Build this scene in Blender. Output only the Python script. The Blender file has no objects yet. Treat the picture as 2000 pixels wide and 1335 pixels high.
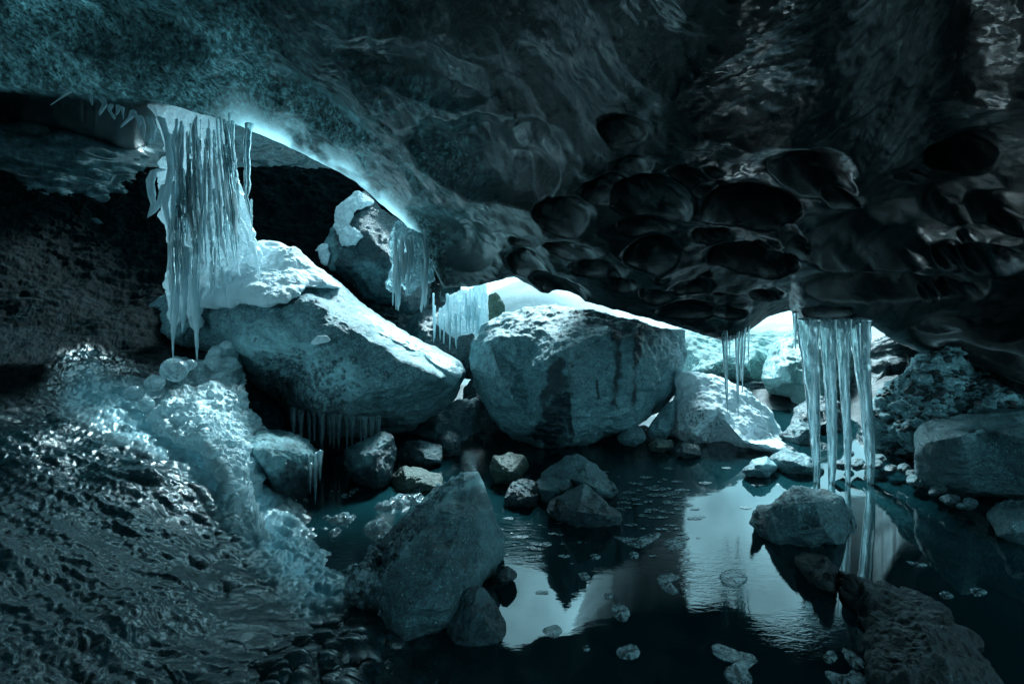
import bpy, math, random
import numpy as np
from mathutils import Vector, geometry
random.seed(7); RS = np.random.RandomState(11)

# ------------------------------------------------------------------ camera, world, sun, exposure
F = 2000*16/36.0; H = 0.9; HY = 610.0          # focal length in photo pixels, eye height, horizon row
sc = bpy.context.scene
col = sc.collection
cam_d = bpy.data.cameras.new("camera"); cam = bpy.data.objects.new("camera", cam_d); col.objects.link(cam)
cam_d.lens = 16; cam_d.sensor_width = 36; cam_d.shift_y = -(667.5-HY)/2000
cam_d.clip_start = 0.02; cam_d.clip_end = 500
cam.location = (0, 0, H); cam.rotation_euler = (math.radians(90), 0, 0)
sc.camera = cam
SUN_EL, SUN_AZ = 47, 13                        # degrees; azimuth from +Y towards +X
w = bpy.data.worlds.new("World"); sc.world = w; w.use_nodes = True
nt = w.node_tree; nt.nodes.clear()
sky = nt.nodes.new("ShaderNodeTexSky"); sky.sky_type = 'NISHITA'; sky.sun_disc = False
sky.sun_elevation = math.radians(SUN_EL); sky.sun_rotation = math.radians(SUN_AZ)
sky.ozone_density = 2.5
bg = nt.nodes.new("ShaderNodeBackground"); bg.inputs[1].default_value = 0.15
wo = nt.nodes.new("ShaderNodeOutputWorld")
bw = nt.nodes.new("ShaderNodeRGBToBW"); tn = nt.nodes.new("ShaderNodeMix"); tn.data_type = 'RGBA'; tn.blend_type = 'MULTIPLY'; tn.inputs[0].default_value = 1
tn.inputs[7].default_value = (.46, 1.0, 1.2, 1)          # thin high cloud: the sky's brightness with a cold tint
nt.links.new(sky.outputs[0], bw.inputs[0]); nt.links.new(bw.outputs[0], tn.inputs[6]); cn = nt.nodes.new("ShaderNodeTexNoise"); cn.inputs['Scale'].default_value = 6.5; cn.inputs['Detail'].default_value = 6; gc = nt.nodes.new("ShaderNodeTexCoord"); nt.links.new(gc.outputs['Generated'], cn.inputs['Vector'])
cr_ = nt.nodes.new("ShaderNodeMapRange"); cr_.inputs[1].default_value = .35; cr_.inputs[2].default_value = .65; cr_.inputs[3].default_value = .6; cr_.inputs[4].default_value = 1.35
c2 = nt.nodes.new("ShaderNodeMix"); c2.data_type = 'RGBA'; c2.blend_type = 'MULTIPLY'; c2.inputs[0].default_value = 1
nt.links.new(cn.outputs['Fac'], cr_.inputs[0]); nt.links.new(tn.outputs[2], c2.inputs[6]); nt.links.new(cr_.outputs[0], c2.inputs[7]); nt.links.new(c2.outputs[2], bg.inputs[0]); nt.links.new(bg.outputs[0], wo.inputs[0])
sd = bpy.data.lights.new("sun", 'SUN'); sd.energy = 3.0; sd.angle = math.radians(12); sd.color = (.64, .91, 1)
so = bpy.data.objects.new("sun", sd); col.objects.link(so)
e, a = math.radians(SUN_EL), math.radians(SUN_AZ)
so.rotation_euler = Vector((math.sin(a)*math.cos(e), math.cos(a)*math.cos(e), math.sin(e))).to_track_quat('Z', 'Y').to_euler()
so.location = (-3, 8, 9)
sc.view_settings.view_transform = 'Standard'; sc.view_settings.look = 'None'
sc.view_settings.gamma = 1; sc.view_settings.exposure = 1.82
sc.render.engine = 'CYCLES'
cy = sc.cycles
cy.use_denoising = True; cy.max_bounces = 8; cy.diffuse_bounces = 4; cy.glossy_bounces = 4
cy.transmission_bounces = 8; cy.transparent_max_bounces = 8; cy.sample_clamp_indirect = 4; cy.caustics_refractive = False
cy.caustics_reflective = False

# ------------------------------------------------------------------ maths helpers
def P(x, y, D):
    x, y, D = np.asarray(x, float), np.asarray(y, float), np.asarray(D, float)
    return np.stack([(x-1000)/F*D, D+0*x, H+(HY-y)/F*D], -1)

def _h(ix, iy, iz, s):
    h = (ix.astype(np.int64)*374761393 + iy.astype(np.int64)*668265263 + iz.astype(np.int64)*2147483647 + s*1274126177) & 0xffffffff
    h = ((h ^ (h >> 13))*1274126177) & 0xffffffff
    h = ((h ^ (h >> 16))*2246822519) & 0xffffffff
    return h ^ (h >> 15)
def vnoise(p, s=0):
    i = np.floor(p).astype(np.int64); f = p-i; u = f*f*f*(f*(f*6-15)+10)
    r = 0
    for dx in (0, 1):
        for dy in (0, 1):
            for dz in (0, 1):
                h = _h(i[..., 0]+dx, i[..., 1]+dy, i[..., 2]+dz, s)
                g = np.stack([(h & 255)/127.5-1, ((h >> 8) & 255)/127.5-1, ((h >> 16) & 255)/127.5-1], -1)
                d = (g*(f-np.array([dx, dy, dz]))).sum(-1)
                r = r + d*np.where(dx, u[..., 0], 1-u[..., 0])*np.where(dy, u[..., 1], 1-u[..., 1])*np.where(dz, u[..., 2], 1-u[..., 2])
    return r
def fbm(p, sc_=1., oct=5, s=0, gain=.5, ridge=False):
    p = p*sc_; a_ = 1.; t = 0
    for k in range(oct):
        n = vnoise(p, s+k)
        t = t + a_*((.5-np.abs(n)*2) if ridge else n); a_ *= gain; p = p*2.03+17.1
    return t
def voro(p, s=0):
    """F1, F2 distance and a random number of the nearest cell"""
    i = np.floor(p).astype(np.int64); f = p-i
    b1 = np.full(p.shape[:-1], 9.); b2 = b1.copy(); rid = np.zeros(p.shape[:-1])
    for dx in (-1, 0, 1):
        for dy in (-1, 0, 1):
            for dz in (-1, 0, 1):
                h = _h(i[..., 0]+dx, i[..., 1]+dy, i[..., 2]+dz, s)
                q = np.stack([(h & 1023)/1023, ((h >> 10) & 1023)/1023, ((h >> 20) & 1023)/1023], -1)
                d = np.sqrt(((q+np.array([dx, dy, dz])-f)**2).sum(-1))
                n1 = d < b1
                b2 = np.where(n1, b1, np.minimum(b2, d)); rid = np.where(n1, (h & 4095)/4095., rid); b1 = np.where(n1, d, b1)
    return b1, b2, rid
def beads(p, s=0):
    f1, f2, r = voro(p, s)
    return np.sqrt(np.clip(1-(f1/.75)**2, 0, 1))*(.5+.5*r)
def sm(x, a_, b_):
    t = np.clip((x-a_)/(b_-a_), 0, 1); return t*t*(3-2*t)
def in_poly(X, Y, poly):
    c = np.zeros(X.shape, bool); n = len(poly)
    for k in range(n):
        x1, y1 = poly[k]; x2, y2 = poly[(k+1) % n]
        if y1 == y2: continue
        c ^= ((y1 > Y) != (y2 > Y)) & (X < (x2-x1)*(Y-y1)/(y2-y1)+x1)
    return c
def poly_dist(X, Y, poly, closed=True):
    d = np.full(X.shape, 1e9); n = len(poly)
    for k in range(n if closed else n-1):
        x1, y1 = poly[k]; x2, y2 = poly[(k+1) % n]
        t = np.clip(((X-x1)*(x2-x1)+(Y-y1)*(y2-y1))/((x2-x1)**2+(y2-y1)**2+1e-9), 0, 1)
        d = np.minimum(d, np.hypot(X-x1-t*(x2-x1), Y-y1-t*(y2-y1)))
    return d
def mask_poly(X, Y, poly, soft=8, rag=10, s=0):
    d = poly_dist(X, Y, poly)*np.where(in_poly(X, Y, poly), 1, -1)
    n = fbm(np.stack([X/28, Y/28, 0*X], -1), 1, 4, s)*rag*1.6
    return sm(d+n, -soft, soft)

# ------------------------------------------------------------------ mesh helpers
def tag(o, label=None, cat=None, group=None, kind=None):
    if label: o['label'] = label
    if cat: o['category'] = cat
    if group: o['group'] = group
    if kind: o['kind'] = kind
    return o
def link(name, verts, faces4, mat, parent=None, base=None, mask=None, smooth=True, tris=None):
    """verts (N,3), faces4 (M,4) or tris (M,3)"""
    verts = np.asarray(verts, float).reshape(-1, 3)
    if base is None and parent is None: base = (0, 0, 0)
    if parent is not None: base = tuple(parent.location) if base is None else base
    verts = verts-np.array(base)
    me = bpy.data.meshes.new(name)
    f = faces4 if tris is None else tris
    k = f.shape[1]
    me.vertices.add(len(verts)); me.vertices.foreach_set("co", verts.ravel().astype(np.float32))
    me.loops.add(f.size); me.loops.foreach_set("vertex_index", f.ravel().astype(np.int32))
    me.polygons.add(len(f)); me.polygons.foreach_set("loop_start", np.arange(0, f.size, k, dtype=np.int32))
    me.update(calc_edges=True)
    if smooth: me.polygons.foreach_set("use_smooth", np.ones(len(f), bool))
    if mask is not None:
        at = me.attributes.new("m", 'FLOAT', 'POINT'); at.data.foreach_set("value", np.asarray(mask, np.float32).ravel())
    me.validate(); me.update()
    me.materials.append(mat)
    o = bpy.data.objects.new(name, me); col.objects.link(o)
    if parent is not None: o.parent = parent
    else: o.location = base
    return o
def empty(name, loc):
    o = bpy.data.objects.new(name, None); o.location = tuple(float(v) for v in loc); col.objects.link(o); return o
def grid_faces(n, m, wrap=False, flip=False):
    i = np.arange(n-1)[:, None]; j = np.arange(m if wrap else m-1)[None, :]; j2 = (j+1) % m
    f = np.stack([i*m+j, i*m+j2, (i+1)*m+j2, (i+1)*m+j], -1).reshape(-1, 4)
    return f[:, ::-1] if flip else f
def grid_normals(V, wrap=False):
    if wrap:
        du = np.roll(V, -1, 1)-np.roll(V, 1, 1)
    else: du = np.gradient(V, axis=1)
    dv = np.gradient(V, axis=0)
    n = np.cross(du, dv); l = np.linalg.norm(n, axis=-1, keepdims=True); return n/np.maximum(l, 1e-9)
def cr(y, xs, ts):
    """smooth monotone-ish cubic interpolation of table y (k,...) given at xs, sampled at ts"""
    xs = np.asarray(xs, float); y = np.asarray(y, float)
    m = np.gradient(y, xs, axis=0)
    k = np.clip(np.searchsorted(xs, ts)-1, 0, len(xs)-2); h = xs[k+1]-xs[k]; t = (ts-xs[k])/h
    sh = (-1,)+(1,)*(y.ndim-1); t = t.reshape(sh); h = h.reshape(sh)
    return (2*t**3-3*t**2+1)*y[k]+(t**3-2*t**2+t)*h*m[k]+(-2*t**3+3*t**2)*y[k+1]+(t**3-t**2)*h*m[k+1]

# ------------------------------------------------------------------ materials
class NB:
    def __init__(s, name):
        s.m = bpy.data.materials.new(name); s.m.use_nodes = True; s.t = s.m.node_tree; s.t.nodes.clear()
        s.out = s.n("ShaderNodeOutputMaterial"); s.tc = s.n("ShaderNodeTexCoord").outputs['Object']
    def n(s, ty, **k):
        x = s.t.nodes.new(ty)
        for a_, b_ in k.items(): setattr(x, a_, b_)
        return x
    def set(s, sock, v):
        if isinstance(v, bpy.types.NodeSocket): s.t.links.new(v, sock)
        elif v is not None: sock.default_value = (tuple(v)+(1,))[:4] if isinstance(v, tuple) and sock.type == 'RGBA' else v
    def mapn(s, scale):
        x = s.n("ShaderNodeMapping"); s.set(x.inputs[0], s.tc); x.inputs['Scale'].default_value = scale; return x.outputs[0]
    def noise(s, scale, detail=6, rough=.6, vec=None, dist=0):
        x = s.n("ShaderNodeTexNoise"); s.set(x.inputs['Vector'], vec or s.tc); x.inputs['Scale'].default_value = scale
        x.inputs['Detail'].default_value = detail; x.inputs['Roughness'].default_value = rough; x.inputs['Distortion'].default_value = dist
        return x.outputs['Fac']
    def voro(s, scale, feature='F1', vec=None, rnd=1):
        x = s.n("ShaderNodeTexVoronoi", feature=feature); s.set(x.inputs['Vector'], vec or s.tc); x.inputs['Scale'].default_value = scale
        x.inputs['Randomness'].default_value = rnd
        return x.outputs['Distance']
    def ramp(s, v, stops):
        x = s.n("ShaderNodeValToRGB"); s.set(x.inputs[0], v); e_ = x.color_ramp.elements
        while len(e_) < len(stops): e_.new(.5)
        for q, (p_, c) in zip(e_, stops):
            q.position = p_; q.color = (c, c, c, 1) if not isinstance(c, tuple) else c+(1,)
        return x.outputs[0]
    def math(s, op, a_, b_=None, clamp=False):
        x = s.n("ShaderNodeMath", operation=op, use_clamp=clamp); s.set(x.inputs[0], a_)
        if b_ is not None: s.set(x.inputs[1], b_)
        return x.outputs[0]
    def mixc(s, f, a_, b_, mode='MIX'):
        x = s.n("ShaderNodeMix", data_type='RGBA', blend_type=mode); s.set(x.inputs[0], f); s.set(x.inputs[6], a_); s.set(x.inputs[7], b_); return x.outputs[2]
    def attr(s):
        x = s.n("ShaderNodeAttribute"); x.attribute_name = "m"; return x.outputs['Fac']
    def bump(s, h, st=.5, dist=.01, nrm=None):
        x = s.n("ShaderNodeBump"); s.set(x.inputs['Height'], h); s.set(x.inputs['Strength'], st); x.inputs['Distance'].default_value = dist
        if nrm: s.set(x.inputs['Normal'], nrm)
        return x.outputs[0]
    def pbr(s, **k):
        x = s.n("ShaderNodeBsdfPrincipled")
        for a_, b_ in k.items(): s.set(x.inputs[a_.replace('_', ' ')], b_)
        return x.outputs[0]
    def mixs(s, f, a_, b_):
        x = s.n("ShaderNodeMixShader"); s.set(x.inputs[0], f); s.t.links.new(a_, x.inputs[1]); s.t.links.new(b_, x.inputs[2]); return x.outputs[0]
    def fin(s, sh): s.t.links.new(sh, s.out.inputs[0]); return s.m

def rock_mat(name, c1, c2, alt=(.05, .08, .09), rough=.36, altrough=.2, grain=90, bd=.009):
    b = NB(name); c1 = (c1[0]*.62, c1[1]*.95, c1[2]); c2 = (c2[0]*.66, c2[1]*.96, c2[2]); alt = (alt[0]*.75, alt[1], alt[2])
    n1 = b.noise(2.2, 8, .65, dist=.6); n2 = b.noise(grain, 6, .75); n3 = b.noise(14, 7, .7, vec=b.mapn((1, 1, 2.5)))
    c = b.mixc(b.ramp(n1, [(.35, 0.), (.65, 1.)]), c1, c2)
    c = b.mixc(b.ramp(n2, [(.38, .9), (.62, 0.)]), c, tuple(v*.18 for v in c1))
    c = b.mixc(b.ramp(b.noise(grain*1.7, 3, .6), [(.6, 0.), (.7, .75)]), c, tuple(min(1, v*3) for v in c2))
    c = b.mixc(b.ramp(n3, [(.35, .7), (.55, 0.)]), c, tuple(v*.3 for v in c1))
    m = b.math('MULTIPLY', b.attr(), 1.)
    alt_c = b.mixc(b.ramp(b.noise(grain*.6, 6, .7), [(.35, 0.), (.7, 1.)]), alt, tuple(v*.5 for v in alt))
    c = b.mixc(m, c, alt_c)
    r = b.math('ADD', b.math('MULTIPLY', b.ramp(b.noise(30, 5, .7), [(.3, 0.), (.7, 1.)]), .35), rough-.12)
    r = b.math('ADD', b.math('MULTIPLY', r, b.math('SUBTRACT', 1, m)), b.math('MULTIPLY', m, altrough))
    hgt = b.math('ADD', b.math('MULTIPLY', n2, 1.), b.math('MULTIPLY', n3, 1.6))
    nr = b.bump(hgt, 1., bd)
    nr = b.bump(b.voro(9, 'DISTANCE_TO_EDGE', vec=None), .12, bd, nr)
    return b.fin(b.pbr(Base_Color=c, Roughness=r, Normal=nr, Specular_IOR_Level=.55))

def ice_sheet_mat(name, dark, trans, tfac=.5, rough=.18, grain=60, bd=.006, pale=None, coat=.7):
    """dirty ice seen from inside: glossy face, light let through by attribute m, painted shade included"""
    b = NB(name)
    n1 = b.noise(1.6, 6, .6, dist=1.0); n2 = b.noise(grain, 8, .8); n3 = b.noise(grain*.3, 6, .7, vec=b.mapn((1, .6, 2)), dist=.8)
    n4 = b.noise(grain*.12, 5, .6, vec=b.mapn((1, .35, 1.6)), dist=1.5); n5 = b.noise(grain*.4, 6, .75, dist=.3)
    sp = b.ramp(b.math('ADD', b.math('MULTIPLY', n2, .55), b.math('MULTIPLY', n5, .45)), [(.42, .03), (.50, .35), (.60, 1.)])
    pat = b.mixc(.5, b.ramp(n3, [(.35, .1), (.6, 1.)]), b.ramp(n4, [(.38, .0), (.62, 1.)]), 'MULTIPLY')
    tc_ = b.mixc(1., trans, sp, 'MULTIPLY'); tc_ = b.mixc(.8, tc_, pat, 'MULTIPLY'); tc_ = b.mixc(.6, tc_, b.ramp(n1, [(.3, .1), (.65, 1.)]), 'MULTIPLY')
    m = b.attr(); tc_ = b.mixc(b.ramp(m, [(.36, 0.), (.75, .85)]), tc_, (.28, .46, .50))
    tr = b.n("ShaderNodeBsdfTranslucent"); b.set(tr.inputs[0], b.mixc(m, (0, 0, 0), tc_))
    nr = b.bump(b.math('ADD', n2, b.math('MULTIPLY', n3, 2.)), .6, bd)
    nr = b.bump(b.noise(260, 2, .5), .35, .0015, nr)
    dc = b.mixc(sp, tuple(v*.2 for v in dark), dark)
    if pale: dc = b.mixc(b.ramp(m, [(.03, 0.), (.2, 1.)]), b.mixc(.75, dc, (0, 0, 0)), dc)  # low m darkens the upper bank's colour to hold down the sun patch
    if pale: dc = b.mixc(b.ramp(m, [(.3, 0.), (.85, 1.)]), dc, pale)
    fl = b.ramp(b.voro(170), [(.04, 1.), (.09, 0.)])
    dc = b.mixc(fl, dc, (.45, .6, .65))
    if coat is None: coat = b.ramp(b.noise(1.1, 4, .6, dist=.7), [(.42, .08), (.64, .8)])
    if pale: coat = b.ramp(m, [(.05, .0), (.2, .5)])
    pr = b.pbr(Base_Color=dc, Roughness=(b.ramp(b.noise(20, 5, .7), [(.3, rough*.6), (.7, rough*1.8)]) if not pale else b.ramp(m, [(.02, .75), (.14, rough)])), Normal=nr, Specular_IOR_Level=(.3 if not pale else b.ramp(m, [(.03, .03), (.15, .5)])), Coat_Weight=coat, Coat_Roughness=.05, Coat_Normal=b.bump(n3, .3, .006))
    ad = b.n("ShaderNodeAddShader"); b.t.links.new(pr, ad.inputs[0]); b.t.links.new(tr.outputs[0], ad.inputs[1])
    return b.fin(ad.outputs[0])

def white_ice_mat(name, c1, c2, glassy=.5, rough=.12, grain=25, zs=1., bd=.006, clear=(.75, .93, .96), tl=.45):
    """milky ice: patches of clear ice in patches of white, bubbly ice"""
    b = NB(name)
    v = b.mapn((1, 1, zs))
    n1 = b.noise(grain, 6, .65, vec=v, dist=.6); n2 = b.noise(grain*5, 4, .7, vec=v)
    c = b.mixc(b.ramp(n1, [(.3, 0.), (.7, 1.)]), c1, c2)
    nr = b.bump(b.math('ADD', n1, b.math('MULTIPLY', n2, .35)), .7, bd)
    d = b.pbr(Base_Color=c, Roughness=rough, Normal=nr, Coat_Weight=.6, Coat_Roughness=.06)
    t = b.n("ShaderNodeBsdfTranslucent"); b.set(t.inputs[0], c)
    milk = b.mixs(tl, d, t.outputs[0])
    g = b.pbr(Base_Color=clear, Roughness=.03, Normal=nr, Transmission_Weight=1., IOR=1.31)
    f = b.ramp(b.noise(grain*1.6, 5, .7, vec=v), [(.5-.28*(glassy+.01), 0.), (.98-.5*glassy, 1.)])
    f = b.math('MULTIPLY', f, min(1., glassy*1.6))
    return b.fin(b.mixs(f, milk, g))

def snow_mat(name, tint=(.78, .9, .95), dirt=.0):
    b = NB(name)
    c = b.mixc(b.ramp(b.noise(7, 6, .6), [(.35, 0.), (.65, 1.)]), tint, tuple(v*.9 for v in tint))
    m = b.math('MULTIPLY', b.attr(), b.ramp(b.noise(55, 5, .7), [(.5, .1), (.62, 1.)]))
    c = b.mixc(m, c, (.09, .12, .13))
    nr = b.bump(b.math('ADD', b.noise(30, 6, .65), b.math('MULTIPLY', b.noise(160, 4, .7), .4)), .6, .012)
    d = b.pbr(Base_Color=c, Roughness=.7, Normal=nr, Subsurface_Weight=0., Specular_IOR_Level=.3)
    return b.fin(d)

M = {}
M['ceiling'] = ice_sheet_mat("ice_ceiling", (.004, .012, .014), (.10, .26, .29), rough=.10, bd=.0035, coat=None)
M['wall'] = ice_sheet_mat("ice_wall", (.08, .17, .19), (.2, .6, .65), grain=28, rough=.3)
M['sky_blocker'] = rock_mat("sky_blocker_dark", (.03, .05, .06), (.05, .08, .09))
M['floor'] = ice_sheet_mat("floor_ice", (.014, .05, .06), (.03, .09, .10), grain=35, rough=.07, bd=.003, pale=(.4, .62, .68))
M['rock'] = rock_mat("granite", (.16, .24, .26), (.30, .42, .45))
M['rock_pale'] = rock_mat("pale_granite", (.28, .42, .45), (.46, .62, .66), alt=(.015, .04, .05), altrough=.2)
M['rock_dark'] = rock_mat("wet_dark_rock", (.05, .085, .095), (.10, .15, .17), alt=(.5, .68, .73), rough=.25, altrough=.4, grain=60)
M['rock_frost'] = rock_mat("frosted_rock", (.26, .37, .4), (.46, .6, .64), alt=(.6, .78, .83), rough=.32, altrough=.3, grain=70)
M['rock_wedge'] = rock_mat("wedge_granite", (.13, .19, .21), (.26, .35, .38), alt=(.6, .8, .85), altrough=.3)
M['rock_brown'] = rock_mat("brown_rock", (.12, .13, .10), (.22, .24, .20), alt=(.02, .03, .03), rough=.35)
M['moraine'] = rock_mat("moraine_grit", (.30, .42, .44), (.45, .58, .6), grain=50, bd=.012, rough=.6)
M['gravel'] = rock_mat("dark_gravel", (.015, .024, .028), (.045, .065, .07), grain=50, bd=.012, rough=.35)
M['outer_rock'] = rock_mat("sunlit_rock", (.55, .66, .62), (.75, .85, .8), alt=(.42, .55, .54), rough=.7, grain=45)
M['green_rock'] = rock_mat("green_slab", (.12, .15, .10), (.2, .23, .17), rough=.7)
M['snow'] = snow_mat("snow")
M['field'] = snow_mat("old_snow", (.5, .6, .63))
M['mound'] = white_ice_mat("splash_ice", (.8, .95, .98), (.55, .8, .86), glassy=.1, rough=.15, grain=45, bd=.012, tl=.2)
M['bulb'] = white_ice_mat("bulb_ice", (.6, .82, .88), (.35, .56, .62), glassy=.7, rough=.06, grain=30)
M['fall'] = white_ice_mat("icefall_ice", (.92, .98, 1.), (.7, .88, .93), glassy=.22, rough=.08, grain=22, zs=.25)
M['clear'] = white_ice_mat("clear_ice", (.6, .82, .88), (.3, .5, .56), glassy=.76, rough=.05, grain=30, zs=.12, bd=.003)

def water_mat():
    b = NB("meltwater")
    n = b.noise(9, 4, .55, vec=b.mapn((.7, 1.6, 1)), dist=.8)
    w_ = b.noise(34, 3, .6, vec=b.mapn((.5, 1.6, 1)), dist=1.2)
    nr = b.bump(b.math('MULTIPLY', n, b.ramp(b.noise(.9, 2, .5), [(.4, .15), (.7, .8)])), .035, .02)
    nr = b.bump(b.math('MULTIPLY', w_, b.attr()), .3, .006, nr)
    c = b.mixc(b.ramp(b.noise(1.3, 4, .55, dist=1.), [(.35, 0.), (.7, 1.)]), (.002, .015, .019), (.006, .038, .044))
    return b.fin(b.pbr(Base_Color=c, Roughness=.02, Normal=nr, IOR=1.33, Specular_IOR_Level=1.))
M['water'] = water_mat()
def foam_mat():
    b = NB("floating_foam")
    nr = b.bump(b.noise(90, 6, .75), .5, .003)
    p_ = b.pbr(Base_Color=b.mixc(b.ramp(b.noise(70, 5, .7), [(.4, 0.), (.6, 1.)]), (.03, .07, .08), (.42, .58, .62)), Roughness=.25, Normal=nr)
    t = b.n("ShaderNodeBsdfTransparent")
    return b.fin(b.mixs(b.ramp(b.noise(45, 5, .7), [(.34, .8), (.6, .15)]), p_, t.outputs[0]))
M['foam'] = foam_mat()

# ------------------------------------------------------------------ setting: ceiling
LIP = [(-700, 120, 3.1), (-300, 150, 3.0), (0, 166, 2.9), (150, 180, 2.8), (300, 197, 2.72), (450, 238, 2.70), (560, 285, 2.72), (640, 325, 2.75),
       (690, 350, 2.78), (740, 395, 2.8), (790, 434, 2.8), (835, 500, 2.9), (865, 562, 2.95), (920, 560, 2.9), (960, 550, 2.8), (1005, 540, 2.72), (1060, 572, 2.7),
       (1150, 590, 2.68), (1250, 618, 2.66), (1330, 641, 2.62), (1420, 668, 2.55), (1450, 655, 2.55), (1500, 618, 2.58), (1545, 606, 2.62),
       (1570, 640, 2.54), (1640, 645, 2.52), (1705, 636, 2.56), (1740, 662, 3.0), (1800, 690, 3.1), (1870, 705, 3.0), (1950, 735, 2.7), (2100, 790, 2.5), (2400, 850, 2.4), (2800, 900, 2.3)]
lu, ly, ld = [np.array(v, float) for v in zip(*LIP)]
NU, NV = 900, 430
us = np.concatenate([np.linspace(-700, -60, 70), np.linspace(-50, 2050, 760), np.linspace(2060, 2800, 70)])
NU = len(us)
yl = np.interp(us, lu, ly); dl = np.interp(us, lu, ld)
k_ = np.array([1, 2, 3, 2, 1.])/9
yl[2:-2] = np.convolve(yl, k_, 'valid'); dl = np.convolve(np.pad(dl, 12, 'edge'), np.ones(25)/25, 'valid')
dtop = np.interp(us, [-700, 0, 400, 700, 1000, 1300, 1700, 2100, 2800], [2.5, 2.35, 2.2, 2.0, 1.8, 1.6, 1.5, 1.5, 1.7])
dtop = np.convolve(np.pad(dtop, 40, 'edge'), np.ones(81)/81, 'valid')
ts = np.linspace(0, 1, 330)**1.15
YY = yl[None, :]+(-30-yl[None, :])*ts[:, None]
def smooth(v, k): return np.convolve(np.pad(v, k, 'edge'), np.ones(2*k+1)/(2*k+1), 'valid')
ylS, dlS = smooth(smooth(yl, 45), 30), smooth(smooth(dl, 45), 30)
sl = smooth(np.interp(us, [-700, 300, 700, 1000, 1250, 1700, 2100, 2800], [.9, .7, .6, .5, .38, .34, .4, .6]), 30)   # how steeply the ceiling climbs towards the camera
def dist_at(yy, d0, y0): return d0*((HY-y0)/F+sl)/((HY-yy)/F+sl)
y0S = smooth(smooth(np.minimum(ylS, 625), 60), 40)
DD = dist_at(YY, dlS[None], y0S[None])
res = dl-dist_at(yl, dlS, y0S)
DD = DD+res[None]*np.exp(-((yl[None]-YY)/38.)**1.5)
UU = np.broadcast_to(us, YY.shape).copy()
UU_RIGHT = lambda x: x > 1000
# bowls melted into the ceiling (pixel centre, radii, turn, depth)
BOWLS = [(950, 300, 150, 78, .18, .20), (1215, 262, 50, 30, .2, .07), (1095, 395, 62, 34, .35, .09), (1265, 392, 88, 38, .2, .12), (1262, 446, 60, 20, .1, .05),
         (1272, 497, 56, 26, .1, .08), (1470, 412, 98, 40, .0, .14), (1590, 345, 88, 42, .1, .13), (1472, 516, 92, 32, .0, .13), (1350, 568, 44, 16, 0, .05),
         (1612, 609, 56, 13, 0, .06), (1720, 470, 165, 66, -.1, .16), (1740, 562, 170, 32, 0, .10), (1930, 495, 75, 28, .1, .07), (1110, 478, 66, 26, .2, .08),
         (1170, 527, 58, 20, .1, .06), (1285, 578, 36, 16, .1, .05), (1425, 611, 40, 10, 0, .04), (1878, 315, 74, 40, 0, .06), (1870, 570, 66, 20, 0, .05),
         (1030, 520, 50, 22, .3, .05), (1960, 400, 90, 30, 0, .08), (1560, 470, 40, 22, .4, .05), (1850, 640, 60, 14, 0, .05), (1380, 470, 30, 14, 0, .03),
         (1500, 575, 36, 10, 0, .03), (1220, 560, 30, 12, 0, .03), (880, 470, 90, 50, .5, .06), (620, 420-200, 120, 40, .5, .06), (250, 60, 200, 60, .2, .06),
         (800, 120, 160, 50, .3, .05), (1090, 560, 60, 20, .4, .03), (1340, 610, 60, 14, 0, .03)]
RB = np.random.RandomState(5)
for k in range(46):
    y_ = RB.uniform(330, 590); x_ = RB.uniform(1020, 2050)
    if y_ > np.interp(x_, lu, ly)-15: continue
    r_ = RB.uniform(24, 62)*(1-.5*(y_-330)/260); BOWLS.append((x_, y_, r_, r_*RB.uniform(.32, .55), RB.uniform(-.1, .25), .06))
up = np.zeros_like(YY); painted_rim = up.copy(); painted_shade = up.copy()
for cx, cy_, rx, ry, rt, dp in BOWLS:
    dx, dy = UU-cx, YY-cy_
    c_, s_ = math.cos(rt), math.sin(rt)
    a1, b1 = (dx*c_+dy*s_)/rx, (-dx*s_+dy*c_)/ry
    r2 = np.sqrt(a1*a1+b1*b1)
    nz = vnoise(np.stack([UU/60, YY/40, 0*UU+cx], -1))*.22
    r2 = np.maximum(r2+nz, 0)
    nearw = sm(-b1, -.1, .3); painted_rim = np.maximum(painted_rim, nearw*np.exp(-((r2-.75)/.28)**2)-.0*r2); painted_shade = np.maximum(painted_shade, (1-nearw)*(r2 < .95))
    kc = int(np.argmin(np.abs(us-cx))); jc = int(np.clip(np.argmin(np.abs(YY[:, kc]-cy_)), 1, len(ts)-2))
    dYdy = abs((DD[jc+1, kc]-DD[jc-1, kc])/(YY[jc+1, kc]-YY[jc-1, kc])); amp = min(.6*ry*dYdy+.35*dp, 1.3*dp)
    q_ = np.clip((1.22-r2)/1.1, 0, 1); pn = .6*q_+.4*sm(q_, 0, 1); pf = np.clip(1-r2**2.4, 0, 1)**.8
    amp = min(.75*ry*dYdy, .12) if cx > 1000 else amp
    up = np.maximum(up, amp*(pn*nearw+pf*(1-nearw)))
V = P(UU, YY, DD)
Wd = V*np.array([1, 1, 1.])
low = fbm(Wd, .9, 3, 5)
V[..., 2] += up
V[..., 1] += up*.6
am = np.clip(DD/2.2, .2, 1)**1.3
V[..., 2] += am*.16*low*sm(ts, .02, .3)[:, None]+am*.05*(fbm(Wd*np.array([1, .8, 1.2])+.4*low[..., None], 1.5, 4, 77, ridge=True)-.6)*sm(ts, .03, .25)[:, None]*sm(-UU, -1300, -900)
mid = fbm(Wd*np.array([1, .8, 1.2]), 3.2, 3, 9)
fade = sm(ts, .0, .12)[:, None]*.85+.15
V[..., 2] += .045*am*mid*fade
f1, f2, rid = voro(Wd*np.array([2.9, 3.6, 2.9])+.35*np.stack([low, mid, low], -1), 3)
V[..., 2] += .13*am*(.35-f1**1.6)*fade*sm(UU, 600, 1200)*sm(ts, .04, .2)[:, None]*sm(low, -.6, .3)
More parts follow.
